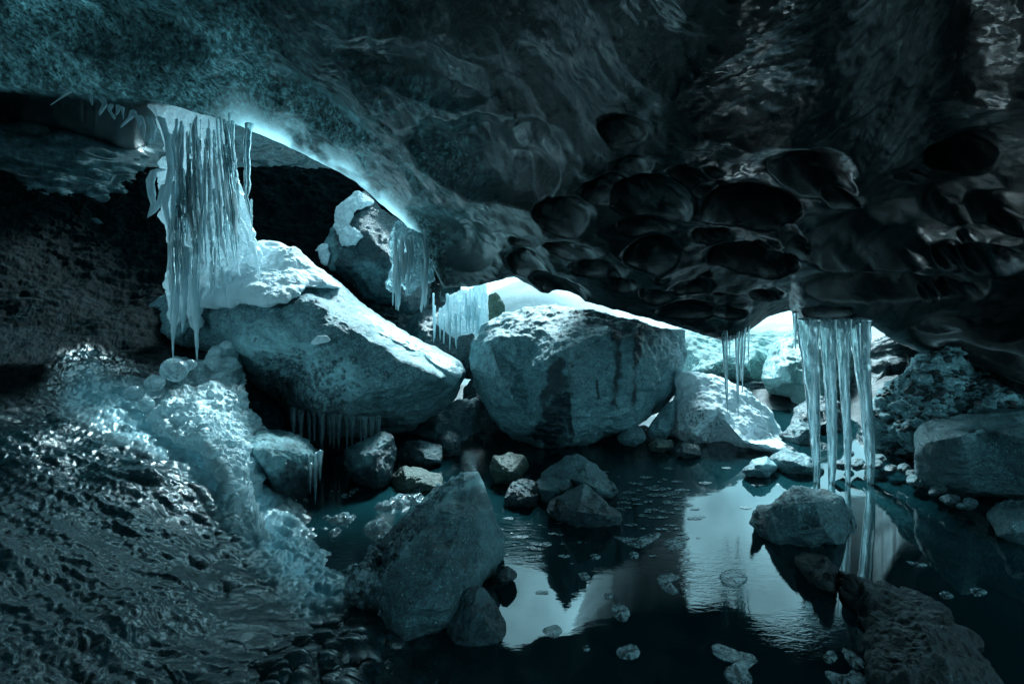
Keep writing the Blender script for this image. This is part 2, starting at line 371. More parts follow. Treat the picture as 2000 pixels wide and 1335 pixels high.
fine = fbm(Wd, 16, 3, 2)
V[..., 2] += .007*fine
V[..., 2] -= 1.3*sm(-us, 330, 700)[None]      # unseen left end of ceiling, shaped down to the bank to cut side light
# rows rolling up behind the lip (thick melting edge) and rows running back over the camera
roll = []
for q, (dd, dz) in enumerate([(.75, .8), (.5, .52), (.28, .28), (.13, .12), (.05, .04)]):
    lf = sm(-us, -400, -240); mf = np.maximum(sm(us, 1060, 1260)*(1-sm(us, 1335, 1350)), sm(us, 1600, 1660)); dd = dd*(1+1.4*lf+1.8*mf); dz = dz*(1-.75*lf-.8*mf)
    r = V[0].copy(); r[:, 1] += dd; r[:, 2] += dz; r[:, 0] += (us-1000)/F*dd
    roll.append(r)
over = []
z0 = V[-1, :, 2]
for q, (fy, dz) in enumerate([(.85, .03), (.6, .08), (.3, .12), (0, .10), (-.35, .0), (-.7, -.25), (-.8, -.5), (-.85, -.7)]):
    r = V[-1].copy(); r[:, 1] = V[-1, :, 1]*fy; r[:, 2] = z0+(dz if dz > 0 else dz*1.9*sm(us, -500, 100))+.06*vnoise(r*1.5)
    over.append(r)
VC = np.concatenate([np.array(roll), V, np.array(over)], 0)
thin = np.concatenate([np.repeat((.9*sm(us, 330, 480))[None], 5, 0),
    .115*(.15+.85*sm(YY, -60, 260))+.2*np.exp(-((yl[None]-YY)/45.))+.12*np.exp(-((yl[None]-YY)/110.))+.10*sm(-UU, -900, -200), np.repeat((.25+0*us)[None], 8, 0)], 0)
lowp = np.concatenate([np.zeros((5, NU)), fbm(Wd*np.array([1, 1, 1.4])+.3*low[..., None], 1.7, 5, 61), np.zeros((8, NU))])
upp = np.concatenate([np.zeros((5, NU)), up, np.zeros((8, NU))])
thin = thin*(.45+1.3*sm(lowp, -.25, .55))*(1+1.1*np.concatenate([np.zeros((5, NU)), painted_rim-.2*painted_shade, np.zeros((8, NU))]))  # bowl upper rims painted brighter and lower halves darker into the mask
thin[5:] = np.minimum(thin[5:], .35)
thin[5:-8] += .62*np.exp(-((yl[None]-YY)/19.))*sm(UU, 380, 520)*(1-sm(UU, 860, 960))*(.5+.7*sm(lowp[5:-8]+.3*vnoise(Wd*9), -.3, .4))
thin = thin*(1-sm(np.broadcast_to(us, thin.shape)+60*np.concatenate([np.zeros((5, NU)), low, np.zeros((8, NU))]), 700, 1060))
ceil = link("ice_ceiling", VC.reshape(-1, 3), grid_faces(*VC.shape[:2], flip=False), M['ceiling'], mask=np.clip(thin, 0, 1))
tag(ceil, kind='structure')
# unseen opaque sheet added over the right-hand and rear ceiling to block sky light
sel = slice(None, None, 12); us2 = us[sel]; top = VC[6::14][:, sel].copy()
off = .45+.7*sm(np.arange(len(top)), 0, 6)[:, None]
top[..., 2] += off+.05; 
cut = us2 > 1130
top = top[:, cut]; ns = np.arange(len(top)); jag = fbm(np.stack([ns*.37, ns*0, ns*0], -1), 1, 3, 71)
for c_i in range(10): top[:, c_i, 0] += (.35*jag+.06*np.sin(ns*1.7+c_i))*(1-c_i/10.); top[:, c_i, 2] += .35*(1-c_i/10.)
tag(link("sky_blocker", top.reshape(-1, 3), grid_faces(*top.shape[:2]), M['sky_blocker']), kind='structure')

def ceil_point(x, y):
    k = np.argmin(np.abs(us-x)); j = np.argmin(np.abs(YY[:, k]-y)); return V[j, k]

# ------------------------------------------------------------------ relief surfaces given by a table of distances
def relief(xs, ys, tab, nx, ny):
    xs, ys, tab = np.array(xs, float), np.array(ys, float), np.array(tab, float)
    X = np.linspace(xs[0], xs[-1], nx); Y = np.linspace(ys[0], ys[-1], ny)
    A = cr(tab, ys, Y)                      # (ny, cols)
    D = cr(A.T, xs, X).T
    XX, Y2 = np.meshgrid(X, Y)
    return XX, Y2, D
# back wall of ice behind the left gap
XX, Y2, D = relief([-500, 0, 150, 300, 450, 600, 750, 900], [115, 170, 230, 350, 470, 600, 760],
    [[4.6, 4.6, 5.2, 5.8, 6.2, 6.4, 6.6, 6.8], [3.9, 3.9, 4.5, 5.0, 5.3, 5.6, 6, 6.2], [3.5, 3.5, 3.9, 4.5, 4.9, 5.2, 5.5, 5.8], [3.4, 3.4, 3.7, 4.2, 4.7, 5.0, 5.2, 5.4],
     [3.6, 3.5, 3.7, 4.1, 4.7, 5.1, 5.2, 5.3], [3.6, 3.5, 3.8, 4.2, 4.7, 5.0, 5.1, 5.2], [3.5, 3.4, 3.7, 4.1, 4.6, 4.8, 4.9, 5.0]], 420, 300)
V = P(XX, Y2, D); n = grid_normals(V)
hh = .22*fbm(V*np.array([1, 1, 1.7]), 1.1, 4, 21)+.10*(fbm(V*np.array([.7, .7, 2.2]), 2.6, 5, 33, ridge=True)-.6)*sm(Y2, 250, 420)
V = V+n*hh[..., None]
tag(link("ice_wall", V.reshape(-1, 3), grid_faces(*V.shape[:2]), M['wall'], mask=0*D), kind='structure')

# left bank of ice running down into the floor
XX, Y2, D = relief([-450, 0, 150, 300, 430, 560, 700, 860], [330, 450, 560, 640, 720, 850, 1000, 1150, 1335, 1650],
    [[3.7, 3.5, 3.9, 4.2, 4.4, 4.6, 4.8, 5.0],
     [3.3, 3.2, 3.6, 4.0, 4.2, 4.4, 4.6, 4.8],
     [2.9, 2.8, 3.1, 3.5, 3.9, 4.1, 4.3, 4.5],
     [2.5, 2.5, 2.7, 3.0, 3.6, 3.9, 4.1, 4.3],
     [2.0, 2.0, 2.3, 2.55, 2.9, 3.5, 4.0, 4.2],
     [1.4, 1.60, 1.78, 1.95, 2.2, 2.7, 3.7, 3.9],
     [.95, 1.16, 1.32, 1.48, 1.70, 2.0, 2.30, 2.5],
     [.72, .92, 1.05, 1.18, 1.30, 1.39, 1.46, 1.62],
     [.64, .76, .84, .92, .98, 1.02, 1.06, 1.15],
     [.5, .56, .6, .66, .72, .78, .85, .95]], 760, 820)
V = P(XX, Y2, D); n = grid_normals(V); n *= np.sign(n[..., 2:3]+1e-6)
wa = fbm(V, 2.2, 3, 4)
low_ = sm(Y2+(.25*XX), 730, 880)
bs = beads(V*np.array([16, 20, 16])+.5*wa[..., None], 1)
bl = beads(V*np.array([9, 16, 9])+.8*wa[..., None], 8)
el = vnoise(V*np.array([7, 26, 20])+wa[..., None], 5)
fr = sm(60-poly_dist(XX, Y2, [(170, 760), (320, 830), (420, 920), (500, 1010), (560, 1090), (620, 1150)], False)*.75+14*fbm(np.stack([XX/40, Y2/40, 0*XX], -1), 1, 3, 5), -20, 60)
left = sm(-XX, -560, -180)
hh = .05*wa+low_*(.022*bs*(1-left*.7)*np.maximum(.25+1.1*sm(fbm(V, 3, 3, 51), -.35, .45), 1.25*fr)+.016*fr*beads(V*44, 31)+.03*bl*sm(fbm(V, 2.5, 2, 52), -.2, .4)+.022*vnoise(V*np.array([5, 9, 5]), 53)+.014*left*el+.006*left*vnoise(V*70, 2))+(1-low_)*(.018*fbm(V, 13, 5, 44, .65)+.05*fbm(V*np.array([1, .5, 1.5]), 3, 4, 14)+.07*sm(Y2-.75*XX, 480, 300)*fbm(V*np.array([1, 1, 2.]), 5, 5, 3, ridge=True))
V = V+n*hh[..., None]
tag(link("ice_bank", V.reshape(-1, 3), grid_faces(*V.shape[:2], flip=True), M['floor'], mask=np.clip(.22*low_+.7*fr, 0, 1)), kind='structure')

# stream bed and the snowfield outside, water
def heightfield(name, x0, x1, y0, y1, nx, ny, fn, mat, **k):
    X, Y = np.meshgrid(np.linspace(x0, x1, nx), np.linspace(y0, y1, ny)); Z = fn(X, Y)
    Vv = np.stack([X, Y, Z], -1)
    return link(name, Vv.reshape(-1, 3), grid_faces(ny, nx), mat, **k)
def bed(X, Y):
    p = np.stack([X, Y, 0*X], -1)
    r = np.maximum(sm(Y, 3.2, 5.0)*.25, sm(X-.3*(Y-2), 1.75, 3.2)*.45)
    r = np.maximum(r, sm(-X, .9, 1.6)*.1)
    return -.16+r+.05*fbm(p, 3, 5, 6)
tag(heightfield("stream_bed", -4, 6, -1.5, 8, 260, 260, bed, M['gravel']), kind='structure')
def snowf(X, Y):
    p = np.stack([X, Y, 0*X], -1)
    rise = np.interp(Y, [4.6, 5.5, 7, 10, 20, 60], [.0, .35, 1.0, 1.6, 2.5, 7])
    hump = 1.0*np.exp(-((X-.25)/1.0)**2-((Y-6.6)/1.2)**2)+.25*np.exp(-((X-1.3)/.8)**2-((Y-6.3)/.8)**2)
    return rise*.75-.05+hump*.75+.16*fbm(p, 1.3, 5, 8)+.06*fbm(p, 5, 4, 18)
tag(heightfield("snow_field", -30, 40, 4.6, 60, 500, 420, snowf, M['field'], mask=np.zeros(500*420)), kind='structure')
RIP = [(1230, 905, 90, 40), (1010, 1020, 70, 70), (1380, 1110, 110, 50), (1560, 1230, 70, 40), (700, 1060, 180, 100), (900, 905, 80, 30), (1290, 980, 40, 60)]
X, Y = np.meshgrid(np.linspace(-1.6, 5, 300), np.linspace(.1, 5.2, 260))
px, py = X/Y*F+1000, HY+H/Y*F
rp = np.zeros_like(X)
for cx, cy_, rx, ry in RIP: rp = np.maximum(rp, np.exp(-((px-cx)/rx)**2-((py-cy_)/ry)**2))
Vv = np.stack([X, Y, 0*X], -1)
tag(link("water", Vv.reshape(-1, 3), grid_faces(260, 300), M['water'], mask=.01+.8*rp), kind='structure')

# ------------------------------------------------------------------ boulders
def hull_depth(outline, de, pts):
    """triangulate outline and inner points; returns function (x, y) -> distance"""
    allp = [(x_, y_) for x_, y_ in outline]+[(x_, y_) for x_, y_, _ in pts]
    dv = [de if not callable(de) else de(x_, y_) for x_, y_ in outline]+[d_ for _, _, d_ in pts]
    n_ = len(outline)
    res = geometry.delaunay_2d_cdt([Vector(p) for p in allp], [(i, (i+1) % n_) for i in range(n_)], [], 0, 1e-4)
    vs = np.array([tuple(v) for v in res[0]]); tr = [t for t in res[2] if len(t) == 3]
    src = [o_[0] if o_ else 0 for o_ in res[3]]; dz = np.array([dv[s_] for s_ in src])
    def f(X, Y):
        D_ = np.full(X.shape, np.nan); best = np.full(X.shape, -1e9)
        for t in tr:
            (x1, y1), (x2, y2), (x3, y3) = vs[list(t)]
            det = (y2-y3)*(x1-x3)+(x3-x2)*(y1-y3)
            if abs(det) < 1e-6: continue
            a_ = ((y2-y3)*(X-x3)+(x3-x2)*(Y-y3))/det; b_ = ((y3-y1)*(X-x3)+(x1-x3)*(Y-y3))/det; c_ = 1-a_-b_
            q = np.minimum(np.minimum(a_, b_), c_); u_ = q > best
            best = np.where(u_, q, best)
            aa, bb, cc = np.clip(a_, 0, 1), np.clip(b_, 0, 1), np.clip(c_, 0, 1); s_ = aa+bb+cc
            D_ = np.where(u_, (aa*dz[t[0]]+bb*dz[t[1]]+cc*dz[t[2]])/s_, D_)
        return D_
    return f
LAST = {}
def boulder(name, outline, de, thick, pts, mat, base=None, parent=None, n=(96, 60), rough=.02, rs=6, ridge=0., soft=2, stains=(), beadamt=0, beadsc=30, c=None, dfun=None, label=None, cat='boulder', group=None, seed=None, invert=False, kind=None, peb=0, stretch=None):
    ol = np.array(outline, float)
    seed = (abs(hash(outline[0][0]*7+outline[0][1])) % 997) if seed is None else seed
    cx, cy_ = c if c else ol.mean(0)
    nt_, nr_ = n
    th = np.linspace(0, 2*np.pi, nt_, endpoint=False)
    dx, dy = np.cos(th), np.sin(th)
    R = np.zeros(nt_)
    for k in range(len(ol)):
        x1, y1 = ol[k]-(cx, cy_); x2, y2 = ol[(k+1) % len(ol)]-(cx, cy_)
        ex, ey = x2-x1, y2-y1
        det = dx*(-ey)-dy*(-ex)
        with np.errstate(all='ignore'):
            t = (x1*(-ey)-y1*(-ex))/det; u_ = (dx*y1-dy*x1)/det
        ok = (t > 0) & (u_ >= -1e-6) & (u_ <= 1+1e-6); R = np.where(ok & (t > R), t, R)
    R = (np.roll(R, 1)+2*R+np.roll(R, -1))/4
    nb = max(8, nr_//3)
    rf = np.linspace(.02, 1, nr_); rb = np.cos(np.linspace(0, np.pi/2, nb+1)[1:])*.98+.02
    ff = dfun if dfun else hull_depth([tuple(p) for p in ol], de, pts)
    Xf, Yf = cx+rf[:, None]*R*dx, cy_+rf[:, None]*R*dy
    Df = ff(Xf, Yf)
    ed = Df[-1]
    bulge = .25*thick*np.sqrt(np.clip(1-rf**2, 0, 1))[:, None] if dfun is None else 0
    Df = Df-bulge*.5
    Xb, Yb = cx+rb[:, None]*R*dx, cy_+rb[:, None]*R*dy
    mid_ = ed.mean()
    Db = mid_+(ed[None]-mid_)*rb[:, None]+thick*np.sqrt(np.clip(1-((rb-.02)/.98)**2, 0, 1))[:, None]
    X, Y, Dd = np.concatenate([Xf, Xb]), np.concatenate([Yf, Yb]), np.concatenate([Df, Db])
    V = P(X, Y, Dd)
    # keep the back of a boulder its own size: undo the perspective widening behind the silhouette
    for _ in range(soft):
        W = V.copy(); W[1:-1] = (V[:-2]+V[2:]+np.roll(V, 1, 1)[1:-1]+np.roll(V, -1, 1)[1:-1]+2*V[1:-1])/6; V = W
    nn = grid_normals(V, True)
    ctr = V.reshape(-1, 3).mean(0)
    sg = np.sign((nn*(V-ctr)).sum(-1).mean()); nn = nn*sg
    Q = V*(1 if stretch is None else np.array(stretch))
    h_ = rough*fbm(Q, rs, 5, seed, .55)
    if ridge: h_ = h_+ridge*(fbm(Q*np.array([1, 1, 1.4]), rs*.6, 4, seed+5, ridge=True)-.5)
    if beadamt: h_ = h_+beadamt*beads(V*beadsc+.4*fbm(V, 8, 2, 4)[..., None], seed)+beadamt*.45*beads(V*beadsc*2.3+.3*fbm(V, 20, 2, 4)[..., None], seed+1)
    if peb:
        h_ = h_+peb*beads(V*22, seed)+peb*.5*beads(V*48, seed+3)
    V = V+nn*h_[..., None]
    mk = np.zeros(X.shape)
    for poly, amt, so_, rg in stains: mk = np.maximum(mk, amt*mask_poly(X, Y, poly, so_, rg, seed))
    if invert: mk = 1-mk
    nv = V.shape[0]
    verts = V.reshape(-1, 3)
    faces = grid_faces(nv, nt_, True, flip=(sg < 0))
    # caps
    verts = np.vstack([verts, V[0].mean(0), V[-1].mean(0)]); N_ = nv*nt_
    j = np.arange(nt_); j2 = (j+1) % nt_
    c1_ = np.stack([np.full(nt_, N_), j2, j, j], -1); c2_ = np.stack([np.full(nt_, N_+1), (nv-1)*nt_+j, (nv-1)*nt_+j2, (nv-1)*nt_+j2], -1)
    me_mask = np.append(mk.ravel(), [mk[0].mean(), mk[-1].mean()])
    # caps as quads would degenerate: fold them by merging into a triangle fan with split meshes
    tri = np.vstack([faces[:, [0, 1, 2]], faces[:, [0, 2, 3]], c1_[:, :3] if sg > 0 else c1_[:, [0, 2, 1]], c2_[:, :3] if sg > 0 else c2_[:, [0, 2, 1]]])
    if base is None and parent is None:
        zmin = verts[:, 2].min(); base = (ctr[0], ctr[1], zmin)
    o = link(name, verts, None, mat, parent=parent, base=base, mask=me_mask, tris=tri)
    if label: tag(o, label, cat, group, kind)
    LAST['f'] = ff; LAST['o'] = o; LAST['s'] = (X[:nr_], Y[:nr_], V[:nr_])
    return o

# left big boulder ------------------------------------------------
OL = [(270, 652), (282, 602), (335, 572), (395, 545), (440, 492), (520, 476), (585, 492), (640, 535), (700, 585), (770, 637), (830, 673), (895, 702), (911, 728), (897, 772), (850, 812),
      (780, 846), (700, 855), (620, 850), (560, 825), (505, 795), (470, 760), (430, 735), (370, 715), (325, 692)]
LP = [(400, 610, 2.95), (540, 590, 2.80), (620, 590, 2.78), (690, 640, 2.75), (780, 700, 2.78), (860, 740, 2.95), (500, 680, 2.66), (620, 700, 2.62), (740, 760, 2.72), (620, 800, 2.78), (350, 650, 2.95), (480, 520, 3.2), (560, 520, 3.2)]
boulder("boulder", OL, 3.25, 1.1, LP, M['rock_frost'], n=(420, 190), rough=.035, rs=5, ridge=.02,
        stains=[([(460, 640), (560, 630), (700, 720), (720, 800), (600, 850), (480, 770)], .8, 30, 30), ([(700, 590), (830, 673), (905, 715), (895, 760), (800, 690), (690, 620)], .9, 6, 6)],
        label="huge frost-covered granite boulder with snow on its top, behind the pale ice mound", cat="boulder")
fL = LAST['f']; SL = LAST['s']
def on(f, dd, ol, puff):
    """a layer lying on a boulder's front: distance = boulder surface minus a puff that dies at the outline"""
    def g_(X, Y):
        d = np.where(in_poly(X, Y, ol), poly_dist(X, Y, ol), 0)
        return f(X, Y)-dd-puff*(1-np.exp(-d/14.))
    return g_
SN = [(392, 600), (385, 570), (425, 545), (440, 500), (490, 472), (530, 470), (580, 485), (610, 510), (640, 535), (680, 568), (640, 562), (605, 555), (585, 575), (560, 590), (520, 600), (470, 592), (430, 603)]
boulder("snow_patch", SN, 0, .25, [], M['snow'], n=(300, 110), rough=.022, rs=11, soft=1, dfun=on(fL, .18, SN, .12), c=(520, 545), seed=3,
        label="thick snow cap lying on top of the huge frost-covered boulder on the left", cat="snow")
SE = [(690, 600), (740, 618), (790, 650), (840, 680), (895, 712), (905, 735), (893, 745), (860, 715), (810, 685), (750, 655), (705, 625)]
boulder("ice_strip", SE, 0, .06, [], M['mound'], n=(200, 24), rough=.012, rs=25, soft=1, dfun=on(fL, .09, SE, .03), c=(800, 670), seed=4,
        label="strip of white ice running down the right edge of the frost-covered boulder", cat="ice")
boulder("snow_clump", [(605, 668), (620, 655), (640, 655), (650, 665), (630, 670), (612, 675)], 0, .04, [], M['snow'], n=(40, 12), rough=.008, rs=30, soft=1,
        dfun=lambda X, Y: fL(X, Y)-.16, seed=5, label="small clump of snow stuck to the face of the frost-covered boulder", cat="snow")

# middle big boulder ----------------------------------------------
OM = [(914, 700), (922, 668), (945, 632), (985, 610), (1050, 598), (1112, 597), (1180, 611), (1250, 628), (1336, 645), (1340, 690), (1318, 768), (1292, 800), (1240, 836), (1150, 866), (1092, 880),
      (1040, 872), (1000, 855), (960, 818), (928, 760)]
MP = [(1105, 682, 2.55), (1112, 740, 2.60), (1122, 862, 2.92), (955, 665, 3.12), (1020, 728, 3.02), (1060, 640, 3.08), (985, 760, 2.88), (1040, 830, 2.85), (1165, 652, 2.95), (1215, 660, 3.02),
      (1255, 640, 3.2), (1205, 800, 2.98), (1270, 760, 3.06), (1250, 700, 2.98), (1312, 700, 3.3), (1160, 760, 2.84), (1175, 830, 2.98)]
boulder("boulder", OM, lambda x, y: 3.4 if y < 640 else (3.55 if x > 1290 else (3.08 if y > 800 else 3.35)), .9, MP, M['rock_pale'], n=(460, 200), rough=.024, rs=7, ridge=.03, soft=1,
        stains=[([(1080, 700), (1108, 690), (1114, 760), (1120, 800), (1108, 860), (1080, 870), (1040, 850), (1062, 760)], 1, 16, 26), ([(1198, 640), (1217, 637), (1212, 720), (1206, 795), (1199, 790), (1200, 700)], 1, 5, 7),
                ([(1240, 630), (1262, 632), (1250, 710), (1243, 805), (1236, 795), (1240, 700)], 1, 5, 7), ([(1163, 740), (1169, 742), (1173, 780), (1168, 786)], 1, 2, 2), ([(1105, 820), (1120, 815), (1122, 850), (1110, 850)], 1, 3, 3),
                ([(1140, 600), (1190, 612), (1200, 640), (1150, 635)], .5, 6, 10)],
        label="big pale angular boulder in the middle with black wet streaks down its right face", cat="boulder")
fM = LAST['f']

# front boulder -----------------------------------------------------
OF_ = [(668, 1190), (672, 1150), (700, 1105), (740, 1060), (790, 1010), (845, 958), (900, 925), (932, 919), (945, 945), (962, 990), (982, 1045), (985, 1080), (965, 1120), (945, 1150), (905, 1190), (860, 1240), (780, 1280), (710, 1260)]
FP = [(918, 940, 1.72), (860, 990, 1.55), (905, 1010, 1.50), (948, 1030, 1.55), (935, 1120, 1.40), (800, 1080, 1.38), (870, 1100, 1.33), (740, 1140, 1.36), (800, 1190, 1.22), (870, 1190, 1.24), (962, 1080, 1.55)]
boulder("boulder", OF_, lambda x, y: 1.9 if y < 960 else (1.62 if x > 940 else (1.6 if y < 1100 else 1.30)), .45, FP, M['rock_wedge'], n=(420, 190), rough=.016, rs=10, ridge=.012, soft=3,
        stains=[([(700, 1105), (845, 958), (932, 919), (945, 945), (900, 960), (840, 1010), (800, 1070), (750, 1130), (690, 1180)], .85, 14, 14), ([(930, 1010), (945, 945), (985, 1060), (985, 1090), (935, 1160), (920, 1140), (945, 1080)], .28, 8, 6)],
        label="leaning wedge-shaped boulder in the foreground with ice beads along its left edge", cat="boulder")
fF = LAST['f']; SF = LAST['s']

def pick(S, n_, wfun):
    """n random points on a boulder's front surface, weighted by a function of the pixel"""
    X, Y, V = (a_.reshape(-1, a_.shape[-1]) if a_.ndim == 3 else a_.ravel() for a_ in S)
    w_ = wfun(X, Y)*np.repeat(np.linspace(.02, 1, S[0].shape[0]), S[0].shape[1]); w_ = w_/w_.sum()
    return V[RS.choice(len(w_), n_, p=w_)]

def simple(name, ol, D, mat, label, k=.12, rough=.012, rs=12, st=(), cat='rock', group=None, n=(150, 60), thick=None, ridge=.008, **kw):
    a_ = np.array(ol, float); c_ = a_.mean(0); w_ = (a_[:, 0].max()-a_[:, 0].min())/F*D
    hh_ = (a_[:, 1].max()-a_[:, 1].min())
    seed = int(abs(c_[0]*3+c_[1])) % 991; r = np.random.RandomState(seed)
    pts = []
    for q in range(4):
        an = q*math.pi/2+r.uniform(.2, 1.2); rr = r.uniform(.25, .5)
        ax, ay = c_[0]+math.cos(an)*rr*w_*F/D*.5, c_[1]+math.sin(an)*rr*hh_*.5
        pts.append((ax, ay, D-w_*(.22+.16*r.rand()) + (.12*w_ if ay < c_[1] else -.05*w_)))
    pts = [p for p in pts if in_poly(np.array([p[0]]), np.array([p[1]]), ol)[0]]
    return boulder(name, ol, lambda x, y: D+(.22*w_ if y < c_[1] else -.12*w_), thick or w_*.5, pts, mat, n=n, rough=rough*w_*4, rs=rs*.35/max(w_, .08), ridge=ridge*w_*4, stains=st, label=label, cat=cat, group=group, **kw)

simple("rock", [(876, 1185), (898, 1148), (935, 1139), (965, 1165), (990, 1210), (987, 1255), (965, 1290), (900, 1300), (872, 1260)], 1.28, M['rock_dark'], "small dark rounded rock at the foot of the leaning foreground boulder", st=[([(935, 1139), (965, 1165), (940, 1180), (910, 1160)], .15, 8, 8)])
simple("rock", [(955, 1150), (962, 1128), (990, 1103), (1012, 1118), (1008, 1130), (975, 1146)], 1.5, M['rock_dark'], "flat thin slab lying in the water right of the leaning foreground boulder", n=(80, 30))
simple("rock", [(1043, 955), (1060, 918), (1108, 889), (1135, 890), (1165, 910), (1190, 935), (1212, 957), (1195, 968), (1150, 975), (1100, 992), (1060, 990)], 2.25, M['rock'], "humped grey rock in the pool, taller of the close pair right of the leaning boulder")
simple("rock", [(1062, 995), (1090, 968), (1140, 941), (1162, 960), (1190, 985), (1216, 1006), (1212, 1028), (1150, 1035), (1090, 1020)], 1.98, M['rock_dark'], "low pointed wet rock in the pool in front of the humped grey rock", st=[([(1090, 968), (1140, 941), (1160, 965), (1110, 985)], .22, 6, 8)])
simple("rock", [(983, 972), (1000, 942), (1020, 933), (1050, 940), (1058, 965), (1052, 988), (1012, 998), (986, 990)], 2.15, M['rock_dark'], "small dark lumpy rock at the left of the humped grey rock in the pool", st=[([(1000, 942), (1050, 940), (1040, 950), (1010, 955)], .25, 5, 6)])
simple("rock", [(955, 912), (963, 891), (1000, 883), (1026, 890), (1034, 910), (1018, 932), (1000, 948), (968, 945)], 2.4, M['rock_brown'], "brownish rounded rock at the edge of the stream below the big pale boulder")
simple("rock", [(670, 905), (674, 878), (708, 860), (745, 842), (770, 850), (774, 880), (765, 935), (742, 965), (700, 945), (680, 930)], 2.4, M['rock_dark'], "angular ice-glazed rock standing under the icicles of the frost-covered boulder", st=[([(674, 878), (745, 842), (760, 860), (720, 900), (690, 915)], .4, 8, 8)], thick=.3)
simple("rock", [(784, 890), (790, 862), (820, 857), (863, 870), (864, 900), (830, 915), (790, 908)], 2.7, M['rock_dark'], "square wet rock between the angular glazed rock and the stream", st=[([(830, 862), (863, 870), (860, 900), (830, 890)], .35, 6, 8)])
simple("rock", [(842, 868), (855, 845), (880, 838), (902, 853), (898, 890), (865, 905)], 2.9, M['rock_dark'], "upright grey rock behind the square wet rock, below the gap between the two great boulders", st=[([(855, 845), (880, 838), (895, 860)], .25, 6, 8)])
simple("rock", [(766, 930), (785, 908), (825, 914), (868, 930), (862, 955), (800, 970), (770, 960)], 2.35, M['rock_brown'], "low brownish wet rock lying behind the leaning foreground boulder")
simple("rock", [(1460, 1018), (1478, 992), (1530, 962), (1565, 946), (1605, 955), (1648, 970), (1664, 1005), (1680, 1062), (1650, 1078), (1570, 1075), (1500, 1058)], 1.85, M['rock'], "broad grey rock standing in the pool below the row of thick icicles", n=(220, 80), rough=.014)
simple("gravel_heap", [(1548, 1092), (1572, 1078), (1612, 1090), (1638, 1118), (1700, 1140), (1720, 1165), (1640, 1165), (1580, 1130)], 1.52, M['gravel'], "small dark gravel heap in the water in front of the broad grey rock", cat='gravel', peb=.008)
boulder("gravel_bank", [(1640, 1150), (1665, 1138), (1720, 1134), (1790, 1146), (1850, 1182), (1900, 1232), (1940, 1300), (1990, 1400), (1900, 1480), (1780, 1450), (1720, 1330), (1690, 1230)], lambda x, y: H*F/(y-HY)*.985, .3,
        [(1730, 1190, 1.33), (1800, 1220, 1.22), (1850, 1320, 1.04), (1780, 1320, 1.07)], M['gravel'], n=(500, 230), rough=.03, rs=7, ridge=.03, peb=.007, label="dark wet gravel bank sticking out of the pool at the lower right", cat="gravel")
boulder("boulder", [(1783, 905), (1787, 850), (1800, 828), (1860, 812), (1930, 800), (2010, 792), (2150, 800), (2250, 900), (2200, 990), (2000, 978), (1900, 975), (1830, 968), (1795, 948)], lambda x, y: 2.5 if y < 860 else 2.3, .6,
        [(1800, 862, 2.22), (1878, 850, 2.08), (1930, 838, 2.15), (1905, 965, 2.2), (1815, 945, 2.25), (2050, 870, 1.95), (2000, 965, 2.1)], M['rock'], n=(260, 120), rough=.012, rs=9, ridge=.02, soft=1, stains=[([(1783, 905), (1790, 850), (1850, 818), (1890, 870), (1880, 940), (1830, 968)], .6, 20, 20)],
        label="dark angular boulder at the right edge of the photo beside the pool", cat="boulder")
simple("boulder", [(1928, 1010), (1945, 983), (2000, 974), (2080, 990), (2130, 1045), (2060, 1085), (1990, 1068), (1950, 1045)], 1.85, M['rock'], "smaller grey boulder cut off by the right edge, in front of the dark angular boulder", cat='boulder')
boulder("moraine_bank", [(1690, 800), (1735, 760), (1770, 720), (1800, 688), (1850, 676), (1900, 696), (1960, 726), (2100, 770), (2250, 850), (2100, 930), (1950, 930), (1850, 930), (1790, 935), (1730, 900), (1700, 850)], 3.0, .7,
        [(1780, 760, 2.85), (1850, 720, 2.8), (1850, 850, 2.55), (1760, 850, 2.8), (1950, 780, 2.6), (1900, 740, 2.85)], M['moraine'], n=(420, 180), rough=.07, rs=5, ridge=.07, peb=.006, label="rough bank of frozen grit and stones behind the dark angular boulder", cat="moraine")
PEB2 = [(p_, min(.06, .006+.010*RS.exponential())) for p_ in pick(LAST['s'], 160, lambda X, Y: 1+0*X)]
PEB = [(p_, min(.028, .004+.006*RS.exponential())) for p_ in pick(LAST['s'], 900, lambda X, Y: 1+0*X)]
# far snow mound and stones outside
boulder("snow_mound", [(1290, 880), (1300, 840), (1310, 790), (1320, 738), (1345, 722), (1400, 735), (1450, 758), (1500, 800), (1530, 850), (1595, 898), (1500, 908), (1420, 895), (1340, 890)], 3.4, .8,
        [(1370, 765, 3.3), (1400, 800, 3.1), (1450, 790, 3.3), (1350, 840, 3.05), (1450, 860, 2.95), (1530, 880, 2.9)], M['snow'], n=(300, 120), rough=.05, rs=5, ridge=.01, soft=4,
        stains=[([(1300, 850), (1330, 790), (1370, 775), (1400, 830), (1400, 880), (1310, 880)], 1, 14, 20)], label="smooth snow mound with dirt specks on its left side, under the thin icicles", cat="snow")
simple("rock", [(1203, 854), (1224, 832), (1256, 835), (1264, 857), (1240, 872), (1214, 868)], 3.0, M['rock'], "small rounded stone at the right foot of the big pale boulder", n=(80, 36))
simple("rock", [(1265, 868), (1280, 855), (1312, 859), (1318, 874), (1295, 884), (1270, 880)], 2.95, M['rock_brown'], "flat little stone at the waterline left of the snow mound", n=(80, 36))
simple("rock", [(1262, 840), (1290, 800), (1320, 775), (1318, 830), (1300, 862), (1270, 856)], 3.2, M['rock_pale'], "pale leaning stone wedged between the big pale boulder and the snow mound", n=(100, 40))
simple("rock", [(1318, 885), (1335, 862), (1365, 868), (1372, 888), (1340, 896)], 2.85, M['rock_dark'], "small dark stone at the waterline in front of the snow mound", n=(80, 36))
